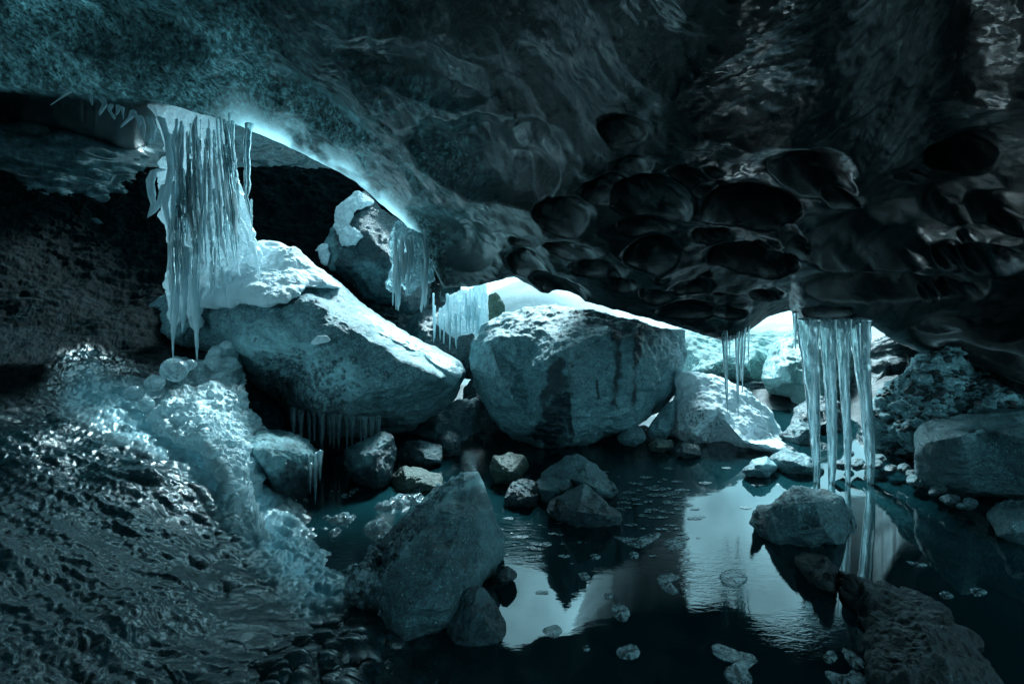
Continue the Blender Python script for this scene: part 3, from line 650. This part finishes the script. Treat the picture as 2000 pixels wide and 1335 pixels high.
simple("rock", [(1448, 918), (1468, 897), (1500, 890), (1522, 912), (1500, 932), (1458, 930)], 2.5, M['rock_frost'], "snow-dusted stone at the tip of the snow mound", n=(90, 40), st=[([(1468, 897), (1500, 890), (1522, 912), (1490, 918)], 1, 4, 6)])
simple("rock", [(1498, 895), (1530, 876), (1572, 885), (1612, 915), (1600, 935), (1530, 925)], 2.6, M['rock_frost'], "long flat dark stone at the water right of the snow mound", n=(90, 40))
simple("rock", [(1520, 850), (1560, 815), (1600, 840), (1605, 880), (1560, 890)], 3.2, M['rock'], "grey rock behind the thick icicles, right of the snow mound")
simple("rock", [(1545, 830), (1550, 795), (1590, 770), (1640, 780), (1660, 850), (1600, 880)], 3.6, M['rock_dark'], "dark upright rock seen between the thick icicles")
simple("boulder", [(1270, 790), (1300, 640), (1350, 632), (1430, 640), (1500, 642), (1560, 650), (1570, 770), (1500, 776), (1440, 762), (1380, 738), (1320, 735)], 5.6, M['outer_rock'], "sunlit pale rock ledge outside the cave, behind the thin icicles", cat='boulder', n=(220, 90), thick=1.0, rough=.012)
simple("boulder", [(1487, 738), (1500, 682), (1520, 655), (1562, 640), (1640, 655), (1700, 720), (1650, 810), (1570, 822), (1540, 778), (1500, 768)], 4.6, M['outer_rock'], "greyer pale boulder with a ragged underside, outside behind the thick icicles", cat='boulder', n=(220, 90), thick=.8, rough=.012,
       st=[([(1487, 738), (1520, 655), (1700, 720), (1570, 822)], .8, 20, 20)])
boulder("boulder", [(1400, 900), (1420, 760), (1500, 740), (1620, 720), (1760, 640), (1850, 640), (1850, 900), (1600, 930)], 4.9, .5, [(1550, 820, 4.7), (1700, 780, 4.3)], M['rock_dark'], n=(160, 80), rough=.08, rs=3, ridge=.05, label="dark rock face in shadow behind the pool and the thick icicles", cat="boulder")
# dark boulder with snow behind the left gap
OD = [(596, 505), (615, 468), (650, 425), (680, 388), (712, 374), (745, 402), (790, 432), (835, 470), (858, 520), (862, 600), (820, 660), (760, 660), (700, 612), (640, 560), (605, 525)]
boulder("boulder", OD, 4.6, .8, [(700, 440, 4.2), (760, 500, 4.0), (680, 520, 4.1), (790, 590, 4.2), (720, 570, 4.15), (650, 480, 4.35)], M['rock_dark'], n=(240, 110), rough=.05, rs=4, ridge=.04,
        stains=[([(596, 505), (615, 468), (650, 440), (660, 500), (640, 540)], .5, 8, 12), ([(680, 500), (760, 530), (740, 550), (690, 530)], .3, 8, 14)], label="dark boulder with patches of snow, behind the frost-covered boulder and under the ceiling edge", cat="boulder")
fD = LAST['f']
for ol, lb in (([(652, 448), (655, 412), (672, 388), (700, 372), (722, 384), (735, 400), (708, 402), (690, 414), (685, 436), (668, 452)], "curved snow patch along the top of the dark boulder"),
               ([(655, 448), (672, 432), (692, 446), (713, 462), (694, 478), (668, 482)], "wedge of snow on the dark boulder, just below its curved snow patch"),
               ([(612, 500), (618, 480), (640, 478), (645, 495), (640, 520), (622, 520)], "small frosty lump at the left foot of the dark boulder")):
    boulder("snow_patch", ol, 0, .15, [], M['snow'], n=(110, 40), rough=.03, rs=12, soft=1, dfun=on(fD, .14, ol, .10), label=lb, cat="snow")
simple("rock", [(953, 575), (970, 568), (985, 592), (990, 650), (955, 660)], 4.3, M['green_rock'], "green slab standing in for the yellow-green opening above the big pale boulder", n=(80, 36))  # slab added in place of a yellow-green opening in the ice
# dim rocks between the two great boulders
simple("rock", [(790, 850), (850, 800), (930, 770), (960, 830), (960, 880), (880, 900), (800, 880)], 3.5, M['rock_frost'], "frozen rubble rock in the dark gap between the two great boulders")
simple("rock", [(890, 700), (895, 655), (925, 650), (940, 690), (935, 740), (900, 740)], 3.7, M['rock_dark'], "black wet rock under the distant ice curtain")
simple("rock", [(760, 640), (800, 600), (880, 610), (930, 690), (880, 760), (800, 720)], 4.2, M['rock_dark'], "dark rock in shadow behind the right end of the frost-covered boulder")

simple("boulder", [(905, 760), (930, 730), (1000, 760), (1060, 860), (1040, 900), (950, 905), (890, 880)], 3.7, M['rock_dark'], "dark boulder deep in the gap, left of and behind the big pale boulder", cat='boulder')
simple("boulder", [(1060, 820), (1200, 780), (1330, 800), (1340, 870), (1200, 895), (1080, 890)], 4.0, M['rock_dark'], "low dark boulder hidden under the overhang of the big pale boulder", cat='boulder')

# ------------------------------------------------------------------ splash mound, frosted lump, bead fields
OMd = [(190, 812), (215, 770), (250, 745), (292, 735), (315, 705), (345, 698), (375, 712), (400, 708), (425, 680), (445, 668), (462, 690), (470, 720), (468, 760), (485, 800), (505, 835), (545, 860), (520, 880), (500, 900), (512, 950), (524, 1000), (515, 1050), (545, 1130),
       (490, 1090), (420, 1020), (350, 960), (280, 905), (215, 850)]
boulder("ice_mound", OMd, lambda x, y: 2.75 if y < 760 else (2.3 if y < 900 else (2.0 if y < 1010 else 1.62)), .35, [(300, 790, 2.12), (380, 780, 2.1), (430, 740, 2.35), (400, 860, 1.88), (460, 860, 2.0), (450, 940, 1.76), (490, 1000, 1.72), (340, 850, 1.9), (500, 1060, 1.6)], M['mound'], n=(560, 240),
        rough=.04, rs=9, ridge=.02, beadamt=.02, beadsc=22, soft=3, c=(425, 860), label="pale blue splash mound of lumpy ice below the frozen waterfall", cat="ice mound")
OR_ = [(452, 905), (450, 868), (470, 848), (510, 838), (560, 845), (600, 862), (622, 890), (618, 925), (600, 955), (580, 1000), (548, 1030), (522, 1010), (490, 960)]
boulder("icy_rock", OR_, 2.25, .4, [(500, 880, 2.0), (560, 880, 2.0), (540, 930, 1.95), (585, 930, 2.1)], M['rock_dark'], n=(300, 120), rough=.02, rs=10, beadamt=.008, beadsc=30,
        stains=[([(452, 905), (450, 868), (510, 838), (622, 880), (620, 900), (560, 905), (520, 930)], 1, 20, 26)], label="dark rock crusted white with ice on top, right of the splash mound", cat="rock")

def ball_mesh(c, r, seg=14, rings=9, sq=(1, 1, 1), s=0, irr=.18):
    th = np.linspace(0, np.pi, rings); ph = np.linspace(0, 2*np.pi, seg, endpoint=False)
    T, Ph = np.meshgrid(th, ph, indexing='ij')
    V = np.stack([np.sin(T)*np.cos(Ph)*sq[0], np.sin(T)*np.sin(Ph)*sq[1], np.cos(T)*sq[2]], -1)*r
    V = V*(1+irr*vnoise(V/r*1.3+s*3.7, s)[..., None])+np.array(c)
    return V.reshape(-1, 3), grid_faces(rings, seg, True, flip=True)
def many_balls(name, items, mat, label, cat, kind='stuff', sq=(1, 1, 1.1), irr=.18):
    vs, fs, o_ = [], [], 0
    for k, (c, r) in enumerate(items):
        v, f_ = ball_mesh(c, r, 12, 8, sq, k, irr); vs.append(v); fs.append(f_+o_); o_ += len(v)
    f_ = np.vstack(fs); tri = np.vstack([f_[:, [0, 1, 2]], f_[:, [0, 2, 3]]])
    return tag(link(name, np.vstack(vs), None, mat, tris=tri), label, cat, None, kind)
many_balls('gravel_stones', PEB, M['gravel'], 'loose pebbles covering the dark wet gravel bank', 'gravel', sq=(1.2, 1, .8), irr=.9)
many_balls('moraine_stones', PEB2, M['moraine'], 'stones frozen into the rough grit bank on the right', 'stones', sq=(1.2, 1, .8), irr=.9)
# beads on the left edge of the front boulder
line = [(905, 935), (845, 975), (800, 1015), (760, 1050), (725, 1095), (700, 1130), (685, 1170), (670, 1210)]
it = [(p_, RS.uniform(.005, .013)) for p_ in pick(SF, 800, lambda X, Y: np.exp(-(poly_dist(X, Y, line, False)/(8+22*sm(Y, 940, 1150)))**2))]
many_balls("ice_beads", it, M['bulb'], "glassy beads of ice clustered along the left edge of the leaning foreground boulder", "ice beads")
# beads of the curtain frozen on the left boulder's face
it = [(p_+np.array([0, .004, 0]), RS.uniform(.004, .011)+.012*RS.rand()**4) for p_ in pick(SL, 1100, lambda X, Y: np.exp(-((X-570)/100)**2-((Y-765)/55)**2))]
many_balls("frozen_drops", it, M['bulb'], "cluster of frozen drops crusting the face of the frost-covered boulder", "ice beads", sq=(1, .8, 1.5))
for k, (x, y, r, D_) in enumerate([(340, 722, 24, 2.2), (302, 748, 17, 2.15), (262, 768, 17, 2.1), (235, 860, 14, 1.9), (372, 712, 11, 2.25), (285, 790, 14, 2.0)]):
    v, f_ = ball_mesh((0, 0, 0), r/F*D_, 32, 20, (1, 1, .95), k+3)
    tri = np.vstack([f_[:, [0, 1, 2]], f_[:, [0, 2, 3]]])
    o = link("ice_bulb", v+P(x, y, D_), None, M['bulb'], base=tuple(P(x, y, D_)), tris=tri)
    tag(o, ["largest round glassy ice bulb at the top of the splash mound, under the long drip", "round ice bulb just left of the largest bulb on the splash mound", "leftmost large ice bulb on the upper edge of the splash mound",
            "lone small ice bulb below the left end of the splash mound", "tiny ice bulb just right of the largest bulb", "small ice bulb in the middle of the splash mound's left part"][k], "ice bulb", "ice bulbs on the splash mound")
# broken ice in the stream channel
XX, Y2, D = relief([540, 640, 740, 860], [950, 1020, 1090, 1160], [[2.4, 2.4, 2.4, 2.35], [1.95, 1.95, 1.95, 1.95], [1.66, 1.66, 1.66, 1.66], [1.44, 1.44, 1.44, 1.45]], 300, 200)
Dw = H*F/(Y2-HY); V = P(XX, Y2, Dw)
w1 = fbm(V, 5, 4, 40); V[..., 2] += -.03+.06*sm(w1, -.1, .5)+.014*beads(V*np.array([18, 18, 1]), 9)
tag(link("stream_ice", V.reshape(-1, 3), grid_faces(*V.shape[:2], flip=True), M['bulb']), "lumpy half-frozen ice in the stream channel left of the leaning boulder", "ice", None, 'stuff')

# ------------------------------------------------------------------ icicles
def tube(path, rad, seg=14, lump=.15, s=0, flat=1.):
    """path (k,3), rad (k): lumpy tapered tube, closed"""
    path = np.array(path, float); rad = np.array(rad, float)
    L = np.concatenate([[0], np.cumsum(np.linalg.norm(np.diff(path, axis=0), axis=1))]); nn_ = max(12, min(90, int(L[-1]/.008)))
    t = np.linspace(0, L[-1], nn_); pp = np.stack([np.interp(t, L, path[:, k]) for k in range(3)], 1); rr = np.interp(t, L, rad)
    ph = np.linspace(0, 2*np.pi, seg, endpoint=False)
    V = pp[:, None, :]+rr[:, None, None]*np.stack([np.cos(ph), np.sin(ph)*flat, 0*ph], -1)[None]
    q = (V-pp[0])*np.array([30, 30, 14]); d = lump*(vnoise(q+s*5.1, s)*1.6+.5*vnoise(q*2.3, s+1))
    V = pp[:, None, :]+(V-pp[:, None, :])*(1+d[..., None])
    V[0] = pp[0]+(V[0]-pp[0])*.3; V[-1] = pp[-1]+(V[-1]-pp[-1])*.25
    f_ = grid_faces(nn_, seg, True, flip=False)
    verts = np.vstack([V.reshape(-1, 3), pp[0], pp[-1]]); N_ = nn_*seg; j = np.arange(seg); j2 = (j+1) % seg
    tri = np.vstack([f_[:, [0, 1, 2]], f_[:, [0, 2, 3]], np.stack([np.full(seg, N_), j2, j], -1), np.stack([np.full(seg, N_+1), N_-seg+j, N_-seg+j2], -1)])
    return verts, tri
def icicle(pts, D_, mat, label=None, group=None, parent=None, lump=.15, name="icicle", seg=14, flat=1., s=None, cat="icicle"):
    """pts: (x, y, half width) in photo pixels at distance D_"""
    if parent is None and lump < .19: jt = RS.uniform(-7, 4); pts = [(pts[0][0], pts[0][1]-12, pts[0][2]*1.35), (pts[0][0]+.3, pts[0][1]+jt-2, pts[0][2]*1.2), (pts[0][0]+.3, pts[0][1]+jt+8, pts[0][2]*1.05)]+list(pts[1:])
    path = [P(x, y, D_) for k, (x, y, _) in enumerate(pts)]; rad = [max(w_, .6)/F*(D_) for k, (_, _, w_) in enumerate(pts)]
    v, t = tube(path, rad, seg, lump, s if s is not None else int(pts[0][0]*3) % 89, flat)
    o = link(name, v, None, mat, parent=parent, base=tuple(path[0]) if parent is None else None, tris=t)
    if parent is None: tag(o, label, cat, group)
    return o
G1 = "thick icicles reaching from the low ceiling down into the pool"
for pts, lb in (([(1577, 632, 19), (1582, 700, 16), (1587, 760, 13.5), (1591, 840, 10), (1595, 900, 7.5), (1595, 950, 6)], "leftmost of the four thick icicles reaching down to the pool"),
                ([(1616, 632, 16), (1619, 700, 12), (1623, 780, 10.5), (1626, 860, 9), (1625, 920, 7), (1624, 950, 5)], "second of the four thick icicles from the left, beside the leftmost one"),
                ([(1644, 632, 12), (1647, 700, 10), (1652, 790, 8.5), (1656, 860, 7), (1656, 950, 4.5)], "third and thinnest of the four thick icicles above the pool"),
                ([(1679, 632, 19), (1683, 690, 16), (1689, 760, 12), (1696, 840, 11), (1700, 900, 9), (1700, 950, 6)], "rightmost of the four thick icicles reaching down to the pool")):
    icicle(pts, 2.40, M['clear'], lb, G1, lump=.10, seg=28, flat=.7)
G2 = "small icicles beside the thick ones"
for pts, lb in (([(1553, 618, 4), (1553, 650, 2.5), (1554, 682, .8)], "short thin icicle just left of the four thick icicles"), ([(1658, 632, 4), (1660, 680, 2.2), (1660, 706, .8)], "short icicle between the third and rightmost thick icicles"),
                ([(1628, 632, 4), (1631, 660, 3), (1632, 690, .8)], "short icicle between the second and third thick icicles"), ([(1675, 640, 4), (1679, 700, 2.2), (1680, 735, .8)], "slim icicle hanging in front of the rightmost thick icicle")):
    icicle(pts, 2.36, M['clear'], lb, G2, lump=.08)
G3 = "thin icicles hanging in front of the snow mound"
for pts, lb in (([(1415, 655, 5), (1417, 700, 4), (1419, 760, 2.6), (1421, 806, .6)], "thin icicle at the left of the group in front of the snow mound"), ([(1440, 640, 4.5), (1440, 700, 3.2), (1441, 770, 2.2), (1442, 815, .6)], "longest thin icicle in the middle of the group in front of the snow mound"),
                ([(1453, 635, 4), (1452, 690, 2.8), (1450, 730, 2.4), (1450, 768, .6)], "knobbly thin icicle right of the longest one"), ([(1447, 640, 2.2), (1447, 690, 1.8), (1446, 745, .6)], "very thin icicle squeezed between the longest and the knobbly one"),
                ([(1462, 625, 2), (1462, 670, 1.4), (1461, 716, .6)], "hair-thin icicle at the right of the group, before the bright gap"), ([(1425, 655, 2), (1425, 680, 1.2), (1425, 696, .5)], "tiny icicle between the left and the longest thin icicle")):
    icicle(pts, 2.5, M['clear'], lb, G3, lump=.06)
G4 = "hooked little icicles along the left edge of the ceiling"
hooks = [([(120, 176, 6), (135, 178, 5), (118, 192, 1.6), (98, 206, .8)], "leaf-shaped looping icicle farthest left on the ceiling edge"),
         ([(176, 182, 4), (178, 195, 3), (180, 206, 1)], "stubby icicle second from the left on the ceiling edge"), ([(196, 188, 6), (205, 205, 4), (197, 218, 3), (194, 226, 1)], "crooked icicle with a hooked tip near the left end of the ceiling edge"),
         ([(218, 203, 5), (213, 215, 3), (222, 228, 3), (224, 234, 1)], "curled icicle beside the crooked one on the ceiling edge"), ([(232, 205, 5), (230, 218, 3), (226, 226, 1)], "short curl of ice hanging in the middle of the hooked icicles"),
         ([(240, 208, 3), (240, 222, 2), (241, 234, .8)], "straight short icicle in the middle of the hooked icicles"), ([(262, 215, 6), (255, 230, 4), (244, 240, 3), (235, 250, 1)], "icicle bent sharply to the left, pointing at the dark wall"),
         ([(263, 220, 4), (272, 240, 3.5), (271, 254, 1)], "short icicle right of the sharply bent one"), ([(275, 225, 4), (281, 245, 3.5), (281, 274, .8)], "long straight icicle among the hooked icicles"),
         ([(290, 228, 6), (300, 250, 5), (298, 268, 3), (303, 283, 1)], "last bent icicle before the frozen waterfall"), ([(312, 228, 7), (322, 250, 6), (326, 272, 4), (325, 300, 1)], "thick bent icicle touching the left side of the frozen waterfall")]
for pts, lb in hooks: icicle(pts, 2.68, M['fall'], lb, G4, lump=.2)
icicle([(448, 232, 2), (449, 270, 1.6), (448, 300, .6)], 2.62, M['clear'], "needle-thin icicle just right of the top of the frozen waterfall", "strings of ice right of the frozen waterfall")
icicle([(455, 235, 4), (454, 280, 3), (457, 310, 3.5), (463, 330, .8)], 2.62, M['clear'], "string of ice between the needle-thin icicle and the twisted rope of ice", "strings of ice right of the frozen waterfall", lump=.3)
icicle([(488, 240, 9), (484, 270, 6), (482, 320, 6), (484, 360, 7), (480, 385, 4), (486, 405, 4), (491, 432, .8)], 2.62, M['clear'], "twisted rope of ice with a hooked tip, right of the frozen waterfall", "strings of ice right of the frozen waterfall", lump=.35)
icicle([(491, 400, 1.6), (492, 430, 1.2), (492, 452, .5)], 2.64, M['clear'], "fine drip of ice below the twisted rope of ice", "strings of ice right of the frozen waterfall")

# frozen waterfall on the left: curtain with strands as parts
fall = empty("frozen_waterfall", P(400, 210, 2.55))
tag(fall, "tall white frozen waterfall hanging from the ceiling edge on the left", "icefall")
OC = [(290, 200), (330, 196), (390, 205), (440, 232), (448, 270), (458, 330), (470, 390), (486, 430), (498, 480), (505, 515), (470, 508), (450, 530), (440, 560), (420, 540), (400, 560), (388, 620), (385, 650), (372, 610), (355, 600), (345, 640), (338, 640), (332, 560), (336, 480),
      (325, 430), (318, 380), (312, 335), (330, 300), (334, 265), (310, 235)]
boulder("curtain", OC, 2.84, .12, [(380, 260, 2.76), (390, 340, 2.70), (400, 420, 2.66), (370, 480, 2.68), (440, 470, 2.72), (350, 540, 2.74)], M['fall'], parent=fall, n=(700, 220), rough=.022, rs=12, ridge=.03, soft=3, c=(395, 400), stretch=(1, 1, .4), beadamt=.022, beadsc=15, seed=8)
for k in range(80):
    x0 = RS.uniform(335, 456); y0 = RS.uniform(225, 430); fx = (x0-335)/117
    ln = RS.uniform(90, 230)
    x1 = x0+(fx-.35)*ln*.16+RS.normal(0, 3)
    y1 = min(y0+ln, 700-260*max(0, fx-.25)+RS.uniform(-60, 0)); r_ = RS.uniform(1.6, 4.6)
    xm = (x0+x1)/2+RS.normal(0, 3)
    icicle([(x0, y0, r_*.7), (xm, (y0+y1)/2, r_), (x1, y1-12, r_*.5), (x1, y1, .6)], 2.63+RS.uniform(-.04, .05)-.03*math.sin(fx*3), M[('fall', 'fall', 'clear', 'bulb')[k % 4]], parent=fall, lump=(.5, .95, .7)[k % 3], seg=12, s=k)
for pts in ([(340, 440, 9), (338, 520, 9), (342, 600, 7), (338, 660, 3), (338, 700, .8)], [(385, 460, 10), (378, 560, 8), (382, 610, 8), (384, 650, 4), (385, 706, .8)], [(362, 480, 9), (360, 560, 7), (358, 620, 4), (356, 650, .8)],
            [(318, 330, 8), (300, 335, 6), (294, 355, 7), (296, 385, 6), (300, 400, 5), (288, 426, .8)], [(322, 360, 6), (312, 395, 6), (300, 415, 3), (290, 424, .8)], [(490, 470, 6), (500, 500, 4), (508, 548, .8)],
            [(430, 520, 6), (436, 560, 4), (442, 600, .8)], [(415, 510, 5), (414, 545, 4), (412, 575, .8)], [(470, 500, 5), (462, 520, 4), (470, 540, .8)], [(450, 380, 8), (462, 420, 7), (480, 450, 5), (492, 492, .8)],
            [(330, 260, 7), (334, 330, 6), (322, 400, 6), (336, 470, .8)]):
    icicle(pts, 2.66, M['fall'], parent=fall, lump=.3, seg=14)
# second, smaller frozen fall
fall2 = empty("frozen_waterfall", P(795, 440, 2.8))
tag(fall2, "smaller ragged frozen waterfall hanging from the ceiling edge above the frost-covered boulder", "icefall")
boulder("curtain", [(766, 432), (790, 438), (820, 450), (838, 480), (848, 520), (840, 550), (828, 530), (815, 560), (800, 575), (785, 560), (770, 575), (757, 560), (766, 520), (762, 480)], 2.86, .08,
        [(800, 480, 2.76), (790, 530, 2.74)], M['bulb'], parent=fall2, n=(220, 80), rough=.03, rs=16, ridge=.02, c=(800, 505), stretch=(1, 1, .4), beadamt=.01, beadsc=28, seed=12)
for k in range(30):
    x0 = RS.uniform(768, 838); y0 = RS.uniform(440, 540); ln = RS.uniform(40, 110); r_ = RS.uniform(1.8, 4.2)
    x1 = x0+RS.normal(0, 4); y1 = min(y0+ln, 640-abs(x1-800)*1.3)
    if y1 < y0+15: continue
    icicle([(x0, y0, r_*.7), ((x0+x1)/2+RS.normal(0, 2), (y0+y1)/2, r_), (x1, y1-8, r_*.6), (x1, y1, .5)], 2.72+RS.uniform(-.03, .03), M['fall'], parent=fall2, lump=.35, seg=10, s=k+50)
# fringe below the frost-covered boulder
ORD = ["first", "second", "third", "fourth", "fifth", "sixth", "seventh", "eighth", "ninth", "tenth", "eleventh", "twelfth", "thirteenth", "fourteenth", "fifteenth", "sixteenth", "seventeenth", "eighteenth"]
FX = [(572, 820, 858), (590, 825, 872), (604, 830, 884), (614, 828, 868), (628, 832, 890), (641, 835, 876), (652, 832, 892), (664, 834, 870), (676, 836, 882), (690, 838, 868), (703, 838, 880), (716, 838, 866), (730, 838, 872), (742, 836, 862)]
for k, (x, y0, y1) in enumerate(FX):
    x += RS.uniform(-4, 4); y1 += RS.uniform(-14, 14); wd = RS.uniform(.6, 1.4)
    icicle([(x, y0-14, 4.5*wd), (x+.5, (y0+y1)/2, 3*wd), (x, y1, .7)], 2.72, M['clear'], ORD[k]+" icicle from the left in the clear fringe under the frost-covered boulder", "icicle fringe under the frost-covered boulder", lump=.15)
for k, (x, y0, y1) in enumerate([(616, 905, 985), (606, 925, 965), (625, 900, 940)]):
    icicle([(x, y0-10, 4.5), (x, (y0+y1)/2, 3), (x, y1, .7)], 2.1, M['clear'], ["longest icicle hanging off the white-crusted rock", "short icicle left of the longest one on the white-crusted rock", "short icicle at the right end of the white-crusted rock"][k], "icicles on the white-crusted rock")
# distant curtain of ice in the central gap
cur = empty("ice_curtain", P(900, 570, 4.4)); tag(cur, "distant bright ice curtain in the gap left of the big pale boulder", "icefall")
boulder("curtain", [(852, 640), (858, 600), (880, 575), (905, 566), (930, 556), (948, 556), (952, 600), (948, 640), (935, 665), (905, 672), (880, 660), (860, 665)], 4.1, .2, [(900, 610, 3.95), (930, 620, 3.95)], M['fall'], parent=cur, n=(220, 70), rough=.07, rs=9, ridge=.03, c=(905, 615), stretch=(1, 1, .3), seed=5)
for k in range(26):
    x = RS.uniform(846, 945); y0 = RS.uniform(570, 650) if x < 900 else RS.uniform(560, 600); y1 = y0+RS.uniform(35, 80); r_ = RS.uniform(1.4, 3.2)
    icicle([(x, y0, r_), (x, (y0+y1)/2, r_*.8), (x+RS.normal(0, 1), min(y1, 722), .4)], 3.9+RS.uniform(-.05, .05), M['fall'], parent=cur, lump=.25, seg=9, s=k)

# ------------------------------------------------------------------ foam rafts floating on the pool
FO = [([(1395, 1257), (1420, 1262), (1445, 1272), (1470, 1278), (1480, 1290), (1462, 1306), (1470, 1330), (1450, 1345), (1425, 1335), (1415, 1310), (1432, 1295), (1405, 1285), (1390, 1270)], "largest S-shaped foam raft at the bottom of the photo"),
      ([(1285, 1125), (1310, 1120), (1328, 1128), (1312, 1140), (1325, 1155), (1310, 1160), (1290, 1145)], "kidney-shaped foam raft left of the bright reflection"), ([(1205, 1268), (1235, 1258), (1250, 1272), (1240, 1286), (1212, 1284)], "round foam raft near the bottom centre"),
      ([(1196, 1182), (1215, 1180), (1230, 1195), (1222, 1213), (1200, 1205)], "foam raft between the round raft and the low pointed rock"), ([(1200, 1048), (1240, 1052), (1275, 1040), (1290, 1045), (1262, 1065), (1240, 1068)], "winged foam raft in the middle of the pool"),
      ([(1645, 1268), (1665, 1272), (1690, 1296), (1680, 1306), (1658, 1295)], "narrow slanting foam raft at the lower right"), ([(1715, 1278), (1760, 1278), (1785, 1300), (1770, 1315), (1718, 1302)], "leaf-shaped foam raft beside the gravel bank"),
      ([(1612, 1310), (1650, 1318), (1670, 1308), (1695, 1330), (1660, 1345), (1625, 1332)], "lobed foam raft at the bottom right"), ([(1610, 1278), (1625, 1270), (1635, 1285), (1622, 1295), (1610, 1288)], "small foam raft left of the narrow slanting one"),
      ([(1408, 1120), (1440, 1110), (1460, 1130), (1440, 1147), (1412, 1140)], "foam raft lying inside the bright reflection"), ([(1895, 1150), (1915, 1148), (1928, 1158), (1905, 1164)], "small oval foam raft far right of the gravel bank"),
      ([(1770, 1096), (1800, 1100), (1812, 1104), (1790, 1106)], "thin streak of foam right of the thick icicles"), ([(1835, 1158), (1850, 1155), (1862, 1166), (1842, 1168)], "pale foam spot behind the gravel bank"), ([(1130, 1120), (1145, 1118), (1152, 1128), (1138, 1132)], "round foam spot in the open water right of the leaning boulder"),
      ([(1180, 1160), (1195, 1158), (1196, 1166), (1184, 1168)], "tiny foam spot above the middle foam raft"), ([(1232, 1078), (1246, 1080), (1244, 1090), (1230, 1088)], "tiny foam spot below the winged raft"), ([(1155, 1082), (1172, 1084), (1168, 1092), (1154, 1090)], "little foam spot left of the winged raft"),
      ([(1300, 1055), (1330, 1050), (1340, 1062), (1318, 1076), (1298, 1066)], "ragged foam raft at the left edge of the bright reflection"), ([(1060, 1230), (1085, 1220), (1098, 1232), (1080, 1245)], "foam raft at the tip of the left pale reflection"), ([(1140, 1262), (1150, 1262), (1150, 1270), (1140, 1270)], "tiny round foam spot at the bottom centre")]
def raft(ol, label, s):
    a_ = np.array(ol, float); c_ = a_.mean(0); n_ = 72
    t = np.linspace(0, len(ol), n_, endpoint=False); i = t.astype(int); f_ = (t-i)[:, None]
    # closed Catmull-Rom outline
    g_ = lambda q: a_[(i+q) % len(ol)]
    p = .5*((2*g_(0))+(-g_(-1)+g_(1))*f_+(2*g_(-1)-5*g_(0)+4*g_(1)-g_(2))*f_**2+(-g_(-1)+3*g_(0)-3*g_(1)+g_(2))*f_**3)
    p = p+RS.normal(0, .5, p.shape)
    rings = []
    for k_, (s_, z) in enumerate([(1, -.002), (1, .001), (.96, .0025), (.75, .003), (.5, .003), (.25, .003), (.02, .003)]):
        q = c_+(p-c_)*s_; D_ = H*F/(q[:, 1]-HY); w_ = P(q[:, 0], q[:, 1], D_); w_[:, 2] = z+.001*vnoise(w_*60, s)*(s_ < .95); rings.append(w_)
    V = np.array(rings); b_ = V.reshape(-1, 3).mean(0)
    o = link("foam_raft", V.reshape(-1, 3), grid_faces(len(rings), n_, True), M['foam'], base=(b_[0], b_[1], 0))
    tag(o, label, "foam", "foam rafts floating on the pool")
for k, (ol, lb) in enumerate(FO): raft(ol, lb, k)
# crumbs of foam drifting between the rocks and the reflection: too many to count
vs, fs, o_ = [], [], 0
for k in range(110):
    x, y = RS.normal(1290, 55), RS.normal(985, 38)
    if RS.rand() < .3: x, y = RS.normal(1050, 60), RS.normal(1060, 35)
    if y < 900: continue
    n_ = 12; an = np.linspace(0, 2*np.pi, n_, endpoint=False); rr = (1+.4*RS.rand(n_)); rw = RS.uniform(3, 13)
    qx, qy = x+np.cos(an)*rr*rw, y+np.sin(an)*rr*rw*.2; D_ = H*F/(qy-HY); v = P(qx, qy, D_); v[:, 2] = .003
    v = np.vstack([v, v.mean(0)]); j = np.arange(n_); vs.append(v); fs.append(np.stack([np.full(n_, n_), (j+1) % n_, j], -1)+o_); o_ += n_+1
tag(link("foam_crumbs", np.vstack(vs), None, M['foam'], tris=np.vstack(fs)[:, ::-1]), "small crumbs of foam drifting on the pool", "foam", None, 'stuff')

# ------------------------------------------------------------------ shoreline stones on the right
GP = "stones along the right shore"
for k in range(18):
    t = (k+.5)/18; x = 1640+t*260+RS.normal(0, 3); y = np.interp(x, [1630, 1720, 1780, 1830, 1900], [905, 915, 935, 965, 1000])-RS.uniform(0, 26)*(1-t*.5)
    D_ = H*F/(y+12-HY)*.97; w_ = RS.uniform(11, 22); h_ = w_*RS.uniform(.5, .8); an = np.linspace(0, 2*np.pi, 9, endpoint=False)+RS.rand()
    ol = [(x+math.cos(q)*w_*RS.uniform(.8, 1.1), y+math.sin(q)*h_*RS.uniform(.8, 1.1)) for q in an]
    simple("stone", ol, D_, M['rock'] if k % 3 else M['rock_dark'], ORD[k]+" from the left of the small stones along the right shore", group=GP, cat='stone', n=(40, 18))
